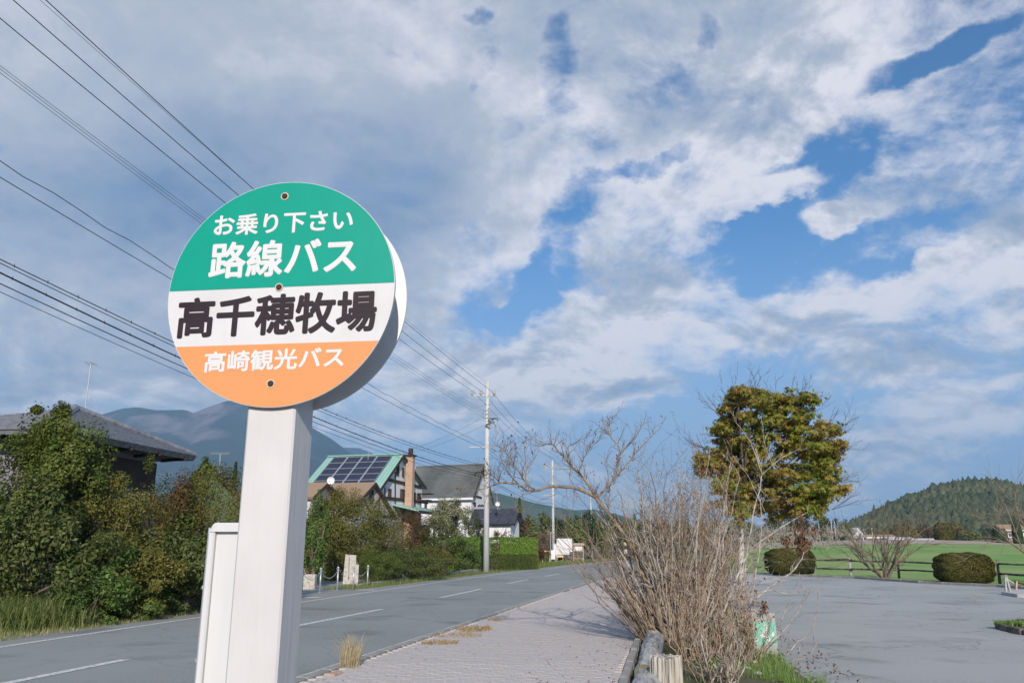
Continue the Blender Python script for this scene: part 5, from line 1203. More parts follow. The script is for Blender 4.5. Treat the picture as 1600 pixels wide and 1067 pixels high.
def limb(b, pxs, D, r0, r1, Doff=(0, 0), tw=8, tl=.28, tr=.006, tips=None, dep=1, up=.5):
    """limb through photo pixels, at distance D drifting by Doff"""
    n = len(pxs); ctrl = [atd(x, y, D+Doff[0]+(Doff[1]-Doff[0])*i/(n-1)) for i, (x, y) in enumerate(pxs)]
    pts = []
    for i in range(n-1):
        p0, p1, p2, p3 = ctrl[max(i-1, 0)], ctrl[i], ctrl[i+1], ctrl[min(i+2, n-1)]
        for k in range(4):
            t = k/4; pts.append(.5*((2*p1)+(p2-p0)*t+(2*p0-5*p1+4*p2-p3)*t*t+(3*p1-p0-3*p2+p3)*t**3)+Vector((random.gauss(0, .004), random.gauss(0, .01), random.gauss(0, .004))))
    pts.append(ctrl[-1]); m = len(pts); rad = [(r0+(r1-r0)*(i/(m-1))**.8)*random.uniform(.9, 1.15) for i in range(m)]
    b.tube(pts, rad, 7, cap=True)
    for i in range(tw):
        j = random.randint(1, m-1); t = (pts[j]-pts[j-1]).normalized(); s = Vector((random.gauss(0, 1), random.gauss(0, .8), random.gauss(0, 1)))
        nd = (t*.6+s.normalized()*.8+Vector((0, 0, up))).normalized(); twig_tree(b, pts[j], nd, tl*random.uniform(.5, 1.5), min(tr, rad[j]*.7), dep, 4, .7, .25, 3, .0022, .65, tips, wig=.2)
    return pts
def dead_leaves(pts, n, spread, size, m, name, root, droop=True):
    if not pts: return
    idx = RNG.integers(0, len(pts), n); P_ = np.array([tuple(p) for p in pts])[idx]+RNG.normal(size=(n, 3))*spread; nr = RNG.normal(size=(n, 3)); nr[:, 2] *= .4
    return link(name, leaf_mesh(name, P_-np.array(root.location), nr, size, m, 'kite', .45), root)
# crooked bare tree with the long arm reaching left
DT = 12.6
base = at(1036, 985); base.z = 0
root = empty('bare_tree', (0, 0, 0)); root.location = (base.x, base.y, 0); tag(root, 'crooked leafless small tree with one long branch reaching left across the houses', 'tree')
def shift(b, root): b.v = [(x-root.location.x, y-root.location.y, z-root.location.z) for x, y, z in b.v]; return b
tips = []; b = MB()
limb(b, [(1040, 1000), (1028, 955), (1012, 915), (1000, 881), (988, 858), (977, 839), (966, 822), (953, 806), (932, 778)], DT, .050, .027, tw=22, tips=tips); shift(b, root).build('trunk', M['pale_bark'], root, True)
b = MB()
limb(b, [(932, 778), (915, 768), (895, 762), (878, 760), (860, 760), (838, 766), (822, 765), (812, 758), (795, 754), (781, 754), (765, 760)], DT, .028, .012, (0, -.6), tw=12, tl=.16, tips=tips); shift(b, root).build('limb', M['pale_bark'], root, True)
for pxs, r0, tw, dd in (
    ([(838, 766), (824, 757), (812, 738), (800, 724), (790, 706), (773, 693)], .011, 14, (-.2, -.5)),
    ([(822, 762), (821, 745), (822, 730), (820, 712), (819, 697)], .009, 8, (-.3, -.3)),
    ([(812, 758), (797, 742), (788, 728), (782, 712)], .007, 9, (-.4, -.7)),
    ([(781, 754), (768, 742), (760, 748), (751, 742)], .007, 14, (-.5, -.7)),
    ([(775, 756), (760, 762), (745, 766), (733, 766), (722, 761)], .006, 5, (-.6, -.6)),
    ([(765, 760), (762, 775), (752, 772)], .005, 6, (-.6, -.8)),
    ([(800, 755), (804, 735), (793, 716), (799, 700)], .006, 8, (-.3, -.2)),
    ([(822, 735), (834, 718), (843, 700), (836, 694)], .005, 5, (-.3, -.1)),
    ([(870, 772), (850, 778), (834, 787), (822, 797), (810, 800)], .005, 4, (-.1, -.3)),
    ([(932, 778), (916, 752), (904, 738), (893, 729), (882, 715), (872, 704), (862, 694), (848, 696)], .018, 22, (0, .5)),
    ([(893, 729), (890, 745), (895, 756), (897, 764)], .007, 3, (.2, .1)),
    ([(932, 778), (945, 765), (956, 752), (964, 742), (965, 722), (968, 700), (952, 680), (949, 656)], .017, 20, (0, .2)),
    ([(960, 748), (970, 736), (982, 722), (990, 712), (1000, 700), (1016, 684), (1033, 667)], .011, 12, (.1, .6)),
    ([(968, 712), (978, 698), (990, 686), (1003, 668)], .008, 9, (.2, .3)),
    ([(904, 738), (912, 716), (922, 700), (933, 690), (941, 674)], .007, 12, (.1, -.2)),
    ([(887, 721), (887, 700), (900, 690), (925, 679)], .006, 12, (.2, .4)),
    ([(897, 764), (896, 790), (890, 806), (888, 815)], .005, 5, (0, -.2)),
    ([(953, 806), (950, 790), (952, 770), (950, 735), (947, 720)], .008, 9, (0, .3)),
    ([(977, 839), (968, 850), (958, 850), (948, 880)], .007, 6, (0, -.4))):
    b = MB(); limb(b, pxs, DT, r0*1.25, r0*.45, dd, tw=int(tw*1.4), tl=.20, tr=.0065, tips=tips); shift(b, root).build('limb', M['pale_bark'], root, True)
dead_leaves([t[0] for t in tips], 160, .03, .05, M['deadleaf'], 'dead_leaf_cluster', root)
# dense canes of the dead shrubs beside it
def cane_shrub(px, py, n, spread_px, top_y, label, m, D=None, lean=.25, r=.0075, leafm=None, leafn=0, curl=.10, kids=5, sub=2, name='bare_shrub', foot=.35, bias=0.0):
    g = at(px, py) if D is None else atd(px, 856+CAM_H*FPX/D, D); g.z = 0; D = g.y; root = empty(name, (g.x, g.y, 0)); tag(root, label, 'shrub', 'leafless shrubs in the planting strip')
    H = atd(px, top_y, D).z; W_ = spread_px/FPX*D/2; groups = max(3, n//14); tips = []
    for gi in range(groups):
        b = MB()
        for i in range(n//groups):
            a = random.uniform(0, 6.28); q = random.random()**.5; x0 = q*W_*foot*math.cos(a); y0 = q*W_*foot*math.sin(a); h = H*random.uniform(.62, 1.08)*(1-.22*q)
            tx_, ty_ = q*W_*math.cos(a)*random.uniform(.6, 1.3), q*W_*.9*math.sin(a)*random.uniform(.6, 1.3)
            d = Vector((tx_-x0+bias*random.uniform(.4, 1.2)*h, ty_-y0, h)); Ln = d.length; pts = []; cur = Vector((random.gauss(0, curl), random.gauss(0, curl), 0)); seg = 9
            for k in range(seg+1):
                t = k/seg; pts.append(Vector((x0, y0, 0))+d*t+cur*math.sin(math.pi*t)*Ln*.8+Vector((random.gauss(0, .018), random.gauss(0, .018), random.gauss(0, .006)))*(1 if k else 0))
            rr = r*random.uniform(.6, 1.5); b.tube(pts, [rr*(1-.72*k/seg) for k in range(seg+1)], 5, cap=False)
            for k in range(kids):
                j = random.randint(2, seg); t = (pts[j]-pts[j-1]).normalized(); s = Vector((random.gauss(0, 1), random.gauss(0, 1), random.gauss(0, .4)))
                twig_tree(b, pts[j], (t+s.normalized()*.9).normalized(), Ln*.18*random.uniform(.5, 1.5), rr*.5*(1-.5*j/seg), sub-1, 3, .7, .3, 2, .0018, .6, tips, 4, wig=.16)
        b.build('stem_cluster', m if gi % 3 else (M['bark'] if gi % 2 else M['tan_twig']), root)
    if leafm and tips:
        idx = RNG.integers(0, len(tips), leafn); P_ = np.array([tuple(tips[i][0]) for i in idx])+RNG.normal(size=(leafn, 3))*.025
        link('dry_leaves', leaf_mesh('dry_leaves', P_, RNG.normal(size=(leafn, 3)), .045, leafm, 'kite', .5), root)
    return root
cane_shrub(1052, 1010, 80, 240, 722, 'grey leafless shrub of thick canes right beside the crooked bare tree, tallest of the mass', M['grey_twig'], r=.0145, kids=6, sub=2, curl=.05, foot=.16)
cane_shrub(1100, 990, 80, 170, 722, 'leafless shrub with rusty orange twig tips left of the maple', M['tan_twig'], r=.0095, leafm=M['orangeleaf'], leafn=2600, kids=7, curl=.06, foot=.2)
cane_shrub(1022, 1012, 40, 84, 800, 'low leafless shrub leaning out over the pavement logs', M['pale_bark'], r=.010, curl=.05, foot=.25, bias=-.75)
cane_shrub(1070, 1003, 48, 190, 760, 'darker leafless shrub mixed into the middle of the bare thicket', M['bark'], r=.013, kids=8, curl=.06, foot=.25)
cane_shrub(1085, 1050, 34, 100, 880, 'leafless shrub behind the weathered stump', M['tan_twig'], r=.0085, leafm=M['deadleaf'], leafn=90, foot=.4, curl=.06)
cane_shrub(1140, 1010, 40, 110, 830, 'grey leafless shrub between the maple and the stump', M['grey_twig'], r=.008, foot=.4, curl=.06)
cane_shrub(1160, 1050, 44, 110, 900, 'short leafless shrub in front of the small green sign', M['tan_twig'], r=.0075, leafm=M['deadleaf'], leafn=160, foot=.4, kids=3)
cane_shrub(1120, 1090, 32, 110, 930, 'lowest leafless shrub at the bottom of the planting strip', M['grey_twig'], r=.008, leafm=M['deadleaf'], leafn=60, foot=.4)
# sideways arching branches over the car park
root = empty('bare_shrub', at(1180, 1030)); root.location.z = 0; tag(root, 'sparse shrub whose long bare branches arch out over the car park', 'shrub', 'leafless shrubs in the planting strip'); b = MB(); tips = []
for pxs, r0, dd in (
    ([(1150, 1067), (1180, 1025), (1215, 995), (1240, 965), (1262, 930), (1275, 912)], .010, (-1.4, -1.8)),
    ([(1200, 1060), (1240, 1010), (1268, 985), (1275, 960), (1283, 918)], .009, (-2, -2)),
    ([(1140, 938), (1170, 930), (1205, 922), (1230, 928), (1248, 925), (1254, 918)], .010, (-1.2, -1.2)),
    ([(1180, 935), (1210, 912), (1235, 895), (1251, 876), (1256, 862)], .014, (-1.0, -1.0)),
    ([(1145, 1067), (1185, 1050), (1225, 1035), (1260, 1025), (1280, 1000)], .008, (-2.2, -2.4)),
    ([(1150, 1000), (1168, 960), (1180, 900), (1186, 860), (1190, 820), (1188, 780)], .012, (-.8, -.6)),
    ([(1190, 1020), (1215, 985), (1225, 960), (1234, 935)], .007, (-1.8, -1.8)),
    ([(1130, 960), (1150, 905), (1172, 860), (1200, 838), (1240, 812), (1262, 800)], .013, (-.8, -.2)),
    ([(1160, 930), (1168, 860), (1180, 790), (1190, 742), (1180, 700)], .013, (-.8, -.8)),
    ([(1190, 740), (1172, 690), (1150, 660)], .008, (-.8, -.8)), ([(1190, 742), (1215, 720), (1250, 700)], .009, (-.8, -.7)), ([(1210, 733), (1194, 690), (1190, 650)], .006, (-.8, -.7)),
    ([(1195, 800), (1170, 745), (1150, 720)], .007, (-.8, -1)), ([(1100, 960), (1118, 880), (1130, 800), (1142, 720)], .010, (-.8, -.9)), ([(1090, 950), (1088, 860), (1100, 760), (1112, 690)], .008, (-.8, -1.2))):
    b = MB(); limb(b, pxs, 12.4, r0, r0*.4, dd, tw=5, tl=.16, tr=.004, tips=tips, dep=1); shift(b, root).build('branch', M['grey_twig'], root, True)
def leafwad(px, py, D, n, sp, m=M['deadleaf']):
    c = atd(px, py, D); P_ = np.array(tuple(c))+RNG.normal(size=(n, 3))*np.array((sp*.55, sp*.5, sp*1.1)); nr = RNG.normal(size=(n, 3)); nr[:, 2] *= .25
    link('dead_leaf_cluster', leaf_mesh('dead_leaf_cluster', P_-np.array(root.location), nr, .095, m, 'kite', .38, up=-1.5), root)
leafwad(1251, 836, 12.0, 90, .11); leafwad(1256, 855, 12.0, 60, .09); leafwad(1229, 850, 12.0, 22, .06); leafwad(1273, 832, 12.1, 16, .05); leafwad(1193, 948, 11.2, 14, .04); leafwad(1150, 1010, 10.6, 80, .12); leafwad(1125, 1025, 10.4, 70, .12); leafwad(1160, 1035, 10.2, 50, .08)

# ------------------------------------------------------------------ maple
mp = atd(1156, 900, 16.5); root = empty('maple_tree', (mp.x, mp.y, 0)); tag(root, 'rounded maple turning from green to orange on a pale slim trunk', 'tree')
def mloc(px, py, d=0): return atd(px, py, 16.5+d)-Vector(root.location)
b = MB(); b.tube([(0, 0, -.05), (.02, 0, .8), mloc(1158, 850), mloc(1157, 822), mloc(1155, 790)], [.072, .062, .057, .055, .045], 10); b.build('trunk', M['white_bark'], root, True)
b = MB(); b.tube([mloc(1157, 823), mloc(1157, 805), mloc(1160, 785, .02)], [.073, .075, .07], 10); b.build('trunk_wrap', M['dark_twig'], root, True)
lobes_ = [(1175, 640, 42, 30), (1150, 625, 16, 20), (1210, 650, 40, 34), (1245, 660, 36, 30), (1270, 690, 36, 40), (1150, 690, 40, 46), (1118, 716, 26, 20), (1110, 725, 22, 18), (1200, 700, 60, 50), (1180, 745, 62, 42), (1275, 735, 38, 34), (1240, 760, 50, 36), (1150, 770, 30, 26), (1285, 715, 24, 26), (1210, 790, 40, 26), (1275, 780, 24, 18), (1150, 800, 14, 20), (1290, 755, 20, 20), (1140, 660, 18, 14), (1185, 615, 14, 10), (1222, 628, 20, 12), (1098, 722, 12, 9), (1303, 700, 10, 12), (1305, 765, 11, 9), (1262, 800, 18, 9), (1128, 672, 14, 9), (1255, 628, 16, 12), (1150, 612, 9, 9), (1292, 670, 14, 10), (1132, 760, 16, 12), (1104, 738, 12, 8)]
br = MB(); tt = []
for (x, y, wx, wy) in lobes_:
    n = int((13 if wx > 35 else 19)*(wx*wy)**.75*.33)+60; c = mloc(x+random.uniform(-4, 4), y+random.uniform(-4, 4), random.uniform(-.6, .6)); sx, sz = wx/FPX*17, wy/FPX*17; ncl = max(6, int(n/28))
    cc = RNG.normal(size=(ncl, 3)); cc /= np.linalg.norm(cc, axis=1, keepdims=True); cc *= RNG.uniform(.25, 1.15, (ncl, 1))
    idx = RNG.integers(0, ncl, n); off_ = RNG.normal(size=(n, 3))*np.array((.075, .075, .035)); P_ = cc[idx]*np.array((sx, max(sx, .3), sz))+off_+np.array(tuple(c)); nr = cc[idx]*.6+RNG.normal(size=(n, 3))*.5; nr[:, 2] += .55
    link('leaf_cluster', leaf_mesh('leaf_cluster', P_, nr, .108, M['maple'], 'star'), root)
    o = mloc(1165, 775)+Vector((0, 0, random.uniform(0, .4))); mid = o*.5+c*.5+Vector((random.uniform(-.1, .1), random.uniform(-.1, .1), -.15)); br.tube([o, mid, c], [.035, .022, .009], 6); tt.append(c)
    for k in range(7): twig_tree(br, c*.8+mid*.2, Vector((random.gauss(0, 1), random.gauss(0, .6), random.gauss(.2, .8))), .35, .008, 1, 4, .6, .2, 3)
for (x, y, dx, dy) in ((1128, 640, -.5, 1), (1168, 618, .5, 1.4), (1180, 612, -.1, 1.6), (1212, 622, .1, 1.6), (1235, 625, .5, 1.3), (1255, 632, .4, 1.6), (1286, 660, 1, .8), (1298, 672, 1, .5), (1112, 690, -1, .4), (1108, 700, -.8, .8), (1300, 740, 1, .25), (1300, 782, 1, .6), (1300, 700, 1, .4), (1150, 630, -.6, 1.3), (1260, 640, .9, 1.2)):
    for k in range(2): twig_tree(br, mloc(x, y+14), Vector((dx, random.gauss(0, .3), dy)), .55, .007, 2, 5, .38, .15, 3, .0022, .62)
br.tube([mloc(1157, 800), mloc(1160, 740), mloc(1168, 690), mloc(1185, 640)], [.05, .04, .025, .01], 7); br.build('branches', M['dark_twig'], root, True)
# second pale trunk behind
q = atd(1131, 900, 19); root2 = empty('bare_tree', (q.x, q.y, 0)); tag(root2, 'slim leafless tree with a pale trunk left behind the maple trunk', 'tree')
b = MB(); b.tube([(0, 0, 0), (.02, 0, 1.2), (-.02, 0, 2.0)], [.06, .05, .03], 8); 
for k in range(9): twig_tree(b, Vector((0, 0, 1.0+k*.12)), Vector((random.gauss(0, .6), random.gauss(0, .4), 1)), 1.3, .018, 2, 5, .5, .2, 3)
b.build('trunk', M['white_bark'], root2, True)

# ------------------------------------------------------------------ planting strip: soil, logs, stump, sign
bed = MB(); ys = np.linspace(2, 34, 40); vs = []
for y in ys:
    a = rx(y)+.10; c = float(np.interp(y, [-4, 9, 10.3, 11.4, 13.5, 20, 33, 40], [3.25, 3.27, 3.37, 3.6, 4.2, 5.2, 7.5, 9])); c = max(c, a+.3)
    for t in np.linspace(0, 1, 9): vs.append((a+(c-a)*t, y, .03+.10*math.sin(math.pi*t)+.02*math.sin(y*3+t*9)))
bed.add(vs, [(j*9+i, j*9+i+1, (j+1)*9+i+1, (j+1)*9+i) for j in range(39) for i in range(8)]); o = bed.build('planting_bed', M['dirt'], smooth=True); tag(o, kind='structure')
n_ = 14000; vs = []; fs = []
for i in range(n_):
    y = 8.6+17*random.random()**1.5; a = rx(y)+.55; c = float(np.interp(y, [9, 10.3, 11.4, 13.5, 20, 33], [3.2, 3.3, 3.5, 4.1, 5.1, 7.4])); t = random.random(); x = a+(c-a)*(1-(1-t)*random.random()**.5*.95); z = .06
    if math.sin(x*5+y*2.1)+math.sin(y*3.3-x*2) < -.4: continue
    h = random.uniform(.06, .20); d = random.uniform(0, 6.28); k = len(vs); w = .008; vs += [(x-w/2*math.sin(d), y+w/2*math.cos(d), z), (x+w/2*math.sin(d), y-w/2*math.cos(d), z), (x+math.cos(d)*h*.5, y+math.sin(d)*h*.5, z+h)]; fs.append((k, k+1, k+2))
b = MB(); b.add(vs, fs); tag(b.build('bed_grass', M['lawnblade']), kind='stuff')
litb = []
for i in range(900):
    y = 8.6+12*random.random()**1.3; litb.append((rx(y)+.35+random.random()*2.2, y, .13+random.uniform(-.02, .03)))
o = link('bed_leaf_litter', leaf_mesh('bed_leaf_litter', litb, RNG.normal(size=(900, 3))+np.array((0, 0, 2)), .05, M['deadleaf'])); tag(o, kind='stuff')
def log(p, q, r, label):
    p, q = Vector(p), Vector(q); c = (p+q)/2; u = q-p; root = empty('edging_log', (c.x, c.y, 0), math.atan2(u.y, u.x)-math.pi/2); tag(root, label, 'log', 'weathered edging logs beside the pavement'); L0 = u.length
    b = MB(); n = 30; k = 54; pts = []; vs = []; dep = [0.0]*k
    for q in range(11):
        c_ = random.randint(0, k-1); dep[c_] = random.uniform(.006, .02); dep[(c_+1) % k] = max(dep[(c_+1) % k], dep[c_]*.4)
    for i in range(n+1):
        y = -L0/2+L0*i/n; rr = r*(1+.05*math.sin(i*1.3)+random.uniform(-.02, .02))
        for j in range(k):
            a = 2*math.pi*j/k; qq = rr*(1+.05*math.sin(a*3+i*.25)+.03*math.sin(a*7)+random.uniform(-.008, .008))-dep[(j+int(1.5*math.sin(i*.35))) % k]*(.5+.5*math.sin(i*.5+j)); vs.append((qq*math.cos(a), y, r*.9+qq*math.sin(a)))
    b.add(vs, [(i*k+j, (i+1)*k+j, (i+1)*k+(j+1) % k, i*k+(j+1) % k) for i in range(n) for j in range(k)]); b.build('bark_surface', M['log'], root, True)
    e = MB(); e.add(vs[:k], [tuple(range(k))]); e.add(vs[-k:], [tuple(range(k-1, -1, -1))]); e.build('sawn_end', M['log_end'], root); return root
def rpt(y, dx): return (rx(y)+dx, y, 0)
log(rpt(6.6, .36), rpt(8.75, .37), .135, 'edging log nearest the camera, at the very bottom of the picture')
log(rpt(9.05, .36), rpt(12.6, .38), .14, 'grey weathered edging log lying beside the stump')
log(rpt(12.9, .36), rpt(15.8, .38), .13, 'edging log lying under the leaning bare stems')
log(rpt(16.1, .36), rpt(19.5, .38), .13, 'edging log farthest along the pavement')
row('bed_edging', [Vector(rpt(6, .12)), Vector(rpt(12, .12)), Vector(rpt(20, .12)), Vector(rpt(30, .12))], .09, .14, .6, M['concrete'], 'low brown edging stones between the pavement and the logs', 'edging', None, 'edging_stone')
sp = atd(1042, 1060, 8.55); root = empty('wooden_post', (sp.x, sp.y, 0)); tag(root, 'weathered grey wooden post stump with deep cracks beside the pavement', 'post'); zt = atd(1042, 1024, 8.55).z
b = MB(); k = 140; vs = []; lv = [0, .1, .2, .3, zt-.03, zt]; dep = np.zeros(k)
for q in range(26):
    c_ = random.randint(0, k-1); wd = random.choice((1, 1, 2)); dd = random.uniform(.008, .034)
    for e in range(-wd, wd+1): dep[(c_+e) % k] = max(dep[(c_+e) % k], dd*(1-abs(e)/(wd+.6)))
rag = [random.uniform(-.012, .008) for _ in range(k)]
for i, z in enumerate(lv):
    for j in range(k):
        a = 2*math.pi*j/k; jj = (j+int(1.5*math.sin(z*9))) % k; r_ = .160*(1+.02*math.sin(a*5)+.012*math.sin(a*17))-dep[jj]-(.006 if i == 5 else 0); vs.append((r_*math.cos(a), r_*math.sin(a), z+(rag[j]+rag[j-1] if i == 5 else 0)))
vs.append((0, 0, zt-.015)); b.add(vs, [(i*k+j, i*k+(j+1) % k, (i+1)*k+(j+1) % k, (i+1)*k+j) for i in range(5) for j in range(k)]+[(5*k+j, 5*k+(j+1) % k, 6*k) for j in range(k)]); b.build('stump', M['stump'], root)
# small green and white sign leaning in the bed
c = atd(1195, 988, 11.3); root = empty('small_sign', (c.x, c.y, 0), R(-14)); tag(root, 'small leaning white board with green square and white figure among the bare twigs', 'sign')
w = 34/FPX*11.3; h = 62/FPX*11.3; zb = atd(1195, 1021, 11.3).z; x0, x1, z0, z1 = -w/2, w/2, zb, zb+h
b = MB(); b.add([(x0, 0, z0), (x1, 0, z0+.0), (x1-.01, 0, z1-.055), (x0, 0, z1+.01), (x0, .02, z0), (x1, .02, z0), (x1-.01, .02, z1-.055), (x0, .02, z1+.01)], [(0, 1, 2, 3), (7, 6, 5, 4), (0, 4, 5, 1), (1, 5, 6, 2), (2, 6, 7, 3), (3, 7, 4, 0)]); pnl = b.build('panel', M['fence_pale'], root)
gs = w*.93; gz0 = z0+h*.20; b = MB(); b.add([(x0+.012, -.003, gz0), (x1-.008, -.003, gz0), (x1-.010, -.003, gz0+gs), (x0+.012, -.003, gz0+gs)], [(0, 1, 2, 3)]); b.build('green_square', mat('pale_sign_green', (.18, .50, .36), (.24, .55, .42), 20, .5), pnl)
b = MB(); s = gs/10; gx = x0+.012
def poly(pts): b.add([(gx+x*s, -.006, gz0+z*s) for x, z in pts], [tuple(range(len(pts)))])
poly([(4.2, 5.5), (5.2, 9), (6.0, 9), (6.2, 6), (5.8, 4.6), (4.6, 4.6)]); poly([(4.6, 5), (6.2, 5), (7.6, 1.2), (6.2, 1.2), (5.2, 3.4), (3.0, 3.2), (2.8, 4.4)]); poly([(8.4, 2.6), (9.3, 4.4), (8.6, 6.4), (7.9, 4.6)]); poly([(.3, 1.0), (1.5, 1.0), (1.9, 3.0), (.4, 3.6)]); b.build('figure', M['letter_white'], pnl)
b = MB(); b.beam((0, .03, 0), (0, .03, z1-.1), .035, .02); b.build('stake', M['stump'], root)
# rubble and white stones in the bed
for k, (px, py, r_) in enumerate(((1180, 1040, .06), (1168, 1052, .07), (1205, 1012, .045), (1195, 1028, .05), (1186, 1060, .07))):
    q = at(px, py, .05); b = MB(); n = 8; vs = []
    for i in range(5):
        for j in range(n): a = 2*math.pi*j/n; f_ = math.sin(math.pi*(i+.5)/5)*r_*random.uniform(.85, 1.15); vs.append((f_*math.cos(a), f_*math.sin(a), r_*.7*(1-math.cos(math.pi*(i+.2)/5))/1.2))
    b.add(vs, [(i*n+j, i*n+(j+1) % n, (i+1)*n+(j+1) % n, (i+1)*n+j) for i in range(4) for j in range(n)]+[tuple(4*n+j for j in range(n))]); o = b.build('stone', M['white_bark']); o.location = (q.x, q.y, .05)
    tag(o, ['pale rounded stone in the middle of the small heap below the green sign', 'pale stone left of its neighbours, farther from the green sign', 'smallest pale stone, close under the small green sign', 'pale stone just below the smallest one, right side of the heap', 'pale stone nearest the bottom edge of the picture in the planting strip'][k], 'stone', 'pale stones in the planting strip')
# grassy island at the right edge
c = [at(*p) for p in ((1560, 982), (1590, 972), (1680, 968), (1720, 1000), (1600, 992))]
b = MB(); b.prism([(p.x, p.y) for p in c], 0, .07); isl = b.build('island', M['dirt']); tag(isl, kind='structure')
row('island_edging', [c[0], c[4], c[3]],     .12, .10, .40, M['fence_wood'], 'broken stone edging of the grassy island at the right edge', 'edging', None, 'edging_stone')
q = at(1640, 983); tuft(q.x, q.y, 1.0, 2500, .12, M['lawnblade'], 'island_grass', kind='stuff', lean=.7, w=.012, z0=.07, ry=.35)
# small white stand and red bench thing at the far right
q = at(1576, 929); root = empty('white_stand', (q.x, q.y, 0)); tag(root, 'small white folding stand by the fence at the right edge', 'stand'); b = MB()
b.beam((-.08, 0, 0), (-.02, 0, .62), .05, .05); b.beam((.08, 0, 0), (.0, 0, .62), .05, .05); pieces(b, 'leg', M['fence_pale'], root); b = MB(); b.beam((-.0, .02, .5), (.5, .5, .34), .04, .05); b.build('arm', M['fence_pale'], root)
q = at(1591, 926); root = empty('red_stand', (q.x, q.y, 0)); tag(root, 'small brown stand beside the white folding stand', 'stand'); b = MB(); b.beam((-.08, 0, 0), (0, 0, .38), .06, .05); b.build('leg', M['chimney'], root); b = MB(); b.beam((-.05, 0, .36), (.35, .1, .26), .05, .05); b.build('seat', M['rust'], root)
b = MB(); b.prism([(at(*p).x, at(*p).y) for p in ((1565, 929), (1590, 925), (1700, 931), (1700, 937), (1590, 933))], 0, .10); tag(b.build('concrete_pad', M['pale_concrete']), kind='structure')
# bare tree by the rail fence
def bare_tree(px, py, spread, top, label, D=None, n=4, m='pale_bark', lower=True, dep=3, name='bare_tree', z0=0, group='leafless trees beyond the car park', sp=.5, r0=None, rmin=.006):
    g = at(px, py) if D is None else atd(px, 860, D); root = empty(name, (g.x, g.y, z0)); tag(root, label, 'tree', group); D = g.y; H = atd(px, top, D).z-z0; b = MB()
    r0 = r0 or .07
    for i in range(n):
        a = 2*math.pi*i/n+.4; d = Vector((math.cos(a)*.75*(spread/80), math.sin(a)*.5, 1)); twig_tree(b, Vector((math.cos(a)*.06, math.sin(a)*.05, 0)), d, H*.60, r0*random.uniform(.6, 1), dep, 6, sp*1.1, .12, 4, rmin, .66, sides=6, wig=.10)
    b.build('branches', M[m], root, True); return root
bare_tree(1383, 905, 100, 778, 'leafless spreading tree standing at the rail fence', n=6, r0=.085, rmin=.007, m='bark')
bare_tree(1650, 905, 90, 715, 'leafless tree whose twigs reach in at the right edge', D=34, n=4, r0=.1)
# orchard of grey leafless trees
k = 0
for i, (x, D) in enumerate([(1185, 96), (1205, 110), (1222, 90), (1240, 116), (1256, 98), (1275, 120), (1292, 104), (1312, 126), (1330, 112), (1170, 118), (1196, 132), (1232, 140), (1266, 146), (1300, 150), (1345, 140), (1152, 100)]):
    g = atd(x, 860, D); bare_tree(x, 0, 44, 818+(i*5) % 9, 'grey leafless orchard tree between the maple and the leafless fence tree', D=D, n=4, m='grey_twig', dep=3, name='orchard_tree', z0=ground_h(g.x, g.y), group='grey leafless orchard trees', r0=.10, sp=.7, rmin=.014)
for k, (x, t) in enumerate(((1283, 818), (1303, 812), (1308, 814), (1366, 824))):
    D = 115; g = atd(x, 860, D); z0 = ground_h(g.x, g.y); b = MB(); b.tube([(0, 0, 0), (0, 0, atd(x, t, D).z-z0)], [.07, .05], 6); o = b.build('timber_pole', M['white_bark'], smooth=True); o.location = (g.x, g.y, z0); tag(o, ['thin pale pole in the orchard, leftmost', 'tall thin pale pole in the orchard', 'tall thin pale pole just right of its twin in the orchard', 'thin pale pole by the white buildings'][k], 'pole', 'thin pale poles in the orchard')
# background trees behind the maple
for i, (x, t, w, D, m) in enumerate(((1215, 800, 90, 170, 'conifer'), (1250, 806, 70, 180, 'conifer'), (1176, 808, 60, 175, 'cedar'), (1288, 812, 34, 190, 'conifer'), (1300, 808, 30, 195, 'conifer'), (1322, 816, 40, 200, 'cedar'), (1130, 812, 60, 180, 'conifer'))):
    h = 856-t+CAM_H*FPX/D
    bush(x, 0, w, h, M[m], ['broad dark conifer behind the maple crown', 'dark tree at the right behind the maple', 'green tree behind the maple trunk', 'small dark tree left of the twin poles', 'small dark tree at the twin poles', 'greyish green tree right of the poles', 'dark tree left behind the maple'][i], D=D, n=4500, size=.45, cat='tree', name='tree', group='background trees behind the orchard', clumps=46, spread=.26, hollow=.3)
# ---- far settlement below the hill
def far_house(px, py_base, w_px, h_px, D, roofc, label, gable=False, wallm='plaster', rz=0):
    g = atd(px, py_base, D); root = empty('building', (g.x, g.y, g.z-.5)); root.rotation_euler = (0, 0, rz); tag(root, label, 'building', 'pale buildings below the wooded hill'); w = w_px/FPX*D; h = h_px/FPX*D
    hw = h*(.5 if not gable else .45); b = MB(); b.box((0, 3, hw/2), (w, 6, hw+1)); wl = b.build('wall', M[wallm], root); b = MB()
    if gable: b.add([(-w/2-.2, -.3, hw), (w/2+.2, -.3, hw), (0, -.3, h), (-w/2-.2, 6.3, hw), (w/2+.2, 6.3, hw), (0, 6.3, h)], [(0, 1, 2), (5, 4, 3), (0, 2, 5, 3), (2, 1, 4, 5), (0, 3, 4, 1)])
    else: b.slab([(-w/2-.5, -.6, hw), (w/2+.5, -.6, hw), (w/2+.5, 3, h), (-w/2-.5, 3, h)], .2); b.slab([(-w/2-.5, 3, h), (w/2+.5, 3, h), (w/2+.5, 6.6, hw), (-w/2-.5, 6.6, hw)], .2)
    b.build('roof', M[roofc], root)
    for k in range(max(2, int(w/3))): x = -w/2+w*(k+.5)/max(2, int(w/3)); b = MB(); b.box((x, -.03, hw*.55), (.9, .05, hw*.4)); b.build('window', M['glass'], wl)
